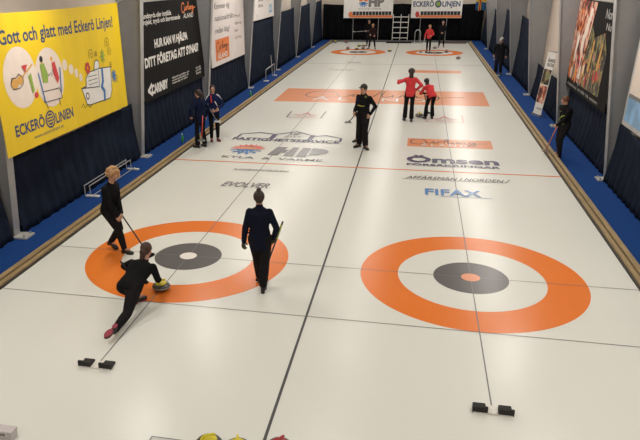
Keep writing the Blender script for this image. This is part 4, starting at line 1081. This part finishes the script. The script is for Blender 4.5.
p5, J = person('dark-clothed person almost hidden behind the man in the cap', (-.14, 9.36), -80, H=1.50, female=True,
    handR=(.22, .22, .95), handL=(-.22, .08, .8), look=(0, 1, -.3), footR=(.15, .05, .085), toeR=(.8, .5, 0), footL=(-.08, 0, .085), jacket=BLACKC, trousers=BLACK2, hair=H_DARK, style='short')
broom('thin dark curling broom held out to the left of the capped man', (-.24, 9.00, 1.12), (-.62, 9.75, .62), CARBON, GREYC, (1, 0, 0)) if False else broom('thin dark curling broom held out to the left of the capped man', (-.20, 8.42, 1.08), (-.47, 8.50, .735), CARBON, GREYC, (1, .1, 0))
# -- red jackets
p6, J = person('standing sweeper in red jacket and black trousers, long brown hair', (1.22, 12.62), 98, H=1.78, flare=.03,
    handL=(-.38, .22, 1.30), elbL=(-.8, -.6, -.4), handR=(.22, .10, 1.02), elbR=(1, -.6, 0), look=(.1, 1, -.25), footR=(.09, -.08, .085), footL=(-.11, .08, .085), jacket=REDC, trousers=BLACKC, hair=H_BROWN, style='long', slim=1.0, hem=.02, hv=1.25)
broom('curling broom held slanting across by the standing red jacket sweeper', (.86, 12.95, 1.36), (1.72, 13.35, .82), CARBON, BLACK2, (1, .2, 0))
p7, J = person('sweeper in red jacket bending forward over the broom', (1.92, 13.12), 112, H=1.55, flare=.03,
    pelvis=(.02, -.10, .90), chest=(.0, .14, 1.13), neck=(-.02, .28, 1.24), head=(-.05, .36, 1.37), look=(0, .8, -.7), handR=(.12, .55, .80), handL=(-.14, .50, .95), footR=(.14, -.02, .085), footL=(-.13, .02, .085),
    jacket=REDC, trousers=BLACKC, hair=H_DARK, style='long', slim=1.05, hv=1.2)
broom('curling broom of the bending sweeper in the red jacket', (1.62, 13.50, 1.12), (1.92, 14.0, .02), CARBON, BLACK2, (1, 0, 0))
# -- blue pair at the left edge
p8, J = person('person in plain navy jacket with dark tied hair, seen from behind at the wooden edge', (-4.76, 7.85), 150, H=1.70,
    handL=(-.27, .12, .98), elbL=(-.9, -.4, 0), handR=(.26, .04, .90), look=(-.4, 1, 0), jacket=cloth('deep_blue_cloth', (.006, .010, .032)), trousers=BLACKC, hair=H_BROWN, style='pony', slim=1.05, flare=.03, hem=.08, footR=(.12, 0, .085), footL=(-.12, .05, .085))
broom('curling broom with red handle carried by the person in plain navy', (-4.58, 7.55, 1.00), (-4.62, 7.42, .30), mat('red_handle', (.60, .06, .05), .4), GREYC, (1, 0, 0))
def bluex(e, j):
    N, f, r_, sp = j['N'], j['td'], j['shd'], j['spine']
    if f.dot(j['fw']) < 0: f = -f
    for q in (1, -1):
        panel(e, 'shoulder_stripe', WHITEC, [N + r_ * q * .11 - sp * .0 + f * .035, N + r_ * q * .18 - sp * .06 + f * .045, j['eR' if q > 0 else 'eL'].lerp(j['shR' if q > 0 else 'shL'], .55) + r_ * q * .045 + f * .02], .020, .8)
    panel(e, 'scarf', REDC, [N + r_ * .07 - sp * .02 + f * .075, N + r_ * .075 - sp * .16 + f * .118, N + r_ * .07 - sp * .24 + f * .125], .020, .6)
    panel(e, 'chest_stripe', WHITEC, [N - r_ * .03 - sp * .2 + f * .130, N - r_ * .12 - sp * .36 + f * .10], .016, .5)
p9, J = person('person in blue jacket with white shoulders and a red stripe, facing the ice', (-4.62, 8.72), -62, H=1.70,
    handR=(.10, .26, 1.02), elbR=(.9, -.5, 0), handL=(-.12, .26, 1.04), elbL=(-.9, -.5, 0), look=(.15, 1, -.05), jacket=BLUEC, trousers=BLACKC, hair=H_BROWN, style='short', slim=1.0, extra=bluex, sole=BURG, shoe=mat('maroon_shoe', (.12, .02, .02), .5))
broom('curling broom held diagonally by the person with white shoulders', (-4.72, 8.40, 1.20), (-4.40, 8.38, .66), GREYC, WHITEC, (1, 0, 0))
# -- man leaning by the curtain, right
def rx(e, j):
    N, f, r_, sp = j['N'], j['td'], j['shd'], j['spine']
    if f.dot(j['fw']) < 0: f = -f
    fr = lambda a, b, c=.12: N + r_ * a - sp * b + f * c
    panel(e, 'chest_stripe', mat('lime_cloth', (.30, .38, .06), .8), [fr(-.15, .22, .06), fr(-.04, .26, .128), fr(.08, .36, .118), fr(.13, .42, .07)], .018, .7)
    panel(e, 'waist_panel', cloth('olive_cloth', (.09, .12, .03)), [fr(-.12, .45, .075), fr(.0, .46, .09), fr(.12, .45, .07)], .055, .6)
    panel(e, 'badge', GREYC, [fr(.06, .14, .100), fr(.075, .16, .102)], .028, .4)
p10, J = person('man in black and olive green jacket leaning on a broom by the curtain', (5.40, 8.40), 200, H=1.68, female=False,
    handL=(.10, .22, .90) and (-.02, .24, .92), elbL=(-1, -.3, 0), handR=(.28, -.05, .88), elbR=(.9, -.7, 0), look=(.1, 1, -.55), footL=(-.10, .08, .097), footR=(.10, -.05, .097), toeL=(-.2, 1, 0), jacket=BLACKC, trousers=BLACK2, hair=mat('auburn_hair', (.13, .05, .025), .5, 0, .3, 25, .5, 60), style='short', slim=1.2, legw=.01, extra=rx, neck=(0, .07, 1.44))
broom('curling broom with orange-red handle resting on the wooden edge', J['wL'] + V((.02, -.02, .04)), (5.06, 8.60, .10), mat('orange_handle', (.62, .17, .08), .4), mat('tan_brush', (.35, .25, .18), .7), (1, .3, 0))
# -- white cap, far right walkway
p11, J = person('person in black with a pale cap on the blue walkway far right', (5.44, 24.7), -118, H=1.80, female=False,
    handL=(-.32, .02, .9), handR=(.28, .10, .92), look=(0, 1, -.25), footL=(-.12, 0, .097), footR=(.12, 0, .097), jacket=BLACKC, trousers=BLACK2, hair=H_DARK, style='short', cap=mat('pale_cap_cloth', (.42, .41, .38), .8), hem=.08, slim=1.3, legw=.02,
    extra=lambda e, j: panel(e, 'collar', GREYC, [j['N'] + j['rt'] * .04 + j['fw'] * .09 - j['spine'] * .03, j['N'] - j['rt'] * .04 + j['fw'] * .09 - j['spine'] * .03], .012))
broom('curling broom beside the pale-capped person on the walkway', (5.26, 24.5, 1.0), (5.18, 24.3, .02) if False else (5.40, 24.25, .02), BLUEC, ALU, (1, 0, 0))
# -- the four at the far end
p12, J = person('slim dark-clothed person with pale hair standing astride in the far left house', (-1.70, 36.75), -100, H=1.66, handR=(.15, .22, 1.0), handL=(-.2, .15, .95), footR=(.24, 0, .085), footL=(-.22, .0, .085), toeR=(.5, 1, 0), toeL=(-.4, 1, 0), jacket=cloth('dark_brown_cloth', (.022, .012, .012)), trousers=BLACKC, hair=H_BLONDE, style='short')
p13, J = person('tall dark-clothed person behind, holding a broom level, far left house', (-2.12, 38.95), -95, H=1.80, female=False, handR=(.22, .20, 1.02), handL=(-.22, .2, 1.0), jacket=BLACKC, trousers=BLACKC, hair=H_DARK, style='short')
broom('curling broom held level by the tall person at the far end', (-2.02, 38.73, 1.06), (-3.20, 38.70, .98), ALU, WHITEC, (0, 1, 0))
p14, J = person('blonde person in red jacket standing in the far right house', (2.10, 35.2), -105, H=1.70, handR=(.28, .10, .90), handL=(-.18, .24, 1.05), look=(.1, 1, -.2), jacket=REDC, trousers=BLACKC, hair=H_BLONDE, style='long')
broom('curling broom standing on the ice beside the far red jacket', (1.86, 35.05, 1.02), (1.62, 34.85, .005), ALU, BLACK2, (1, 0, 0))
p15, J = person('person in black behind the far red jacket, hands joined in front', (3.02, 38.4), -95, H=1.74, female=False, handR=(.06, .24, .98), handL=(-.06, .24, .98), footR=(.16, 0, .085), footL=(-.16, 0, .085), jacket=BLACKC, trousers=BLACKC, hair=mat('grey_hair', (.25, .22, .2), .6), style='short')
SC.world = bpy.data.worlds.new('world'); SC.world.use_nodes = True
SC.world.node_tree.nodes['Background'].inputs[0].default_value = (.9, .85, .8, 1); SC.world.node_tree.nodes['Background'].inputs[1].default_value = .05
SC.view_settings.view_transform = 'Standard'; SC.view_settings.look = 'None'; SC.view_settings.gamma = 1
SC.view_settings.use_curve_mapping = False
SC.view_settings.exposure = 0.22
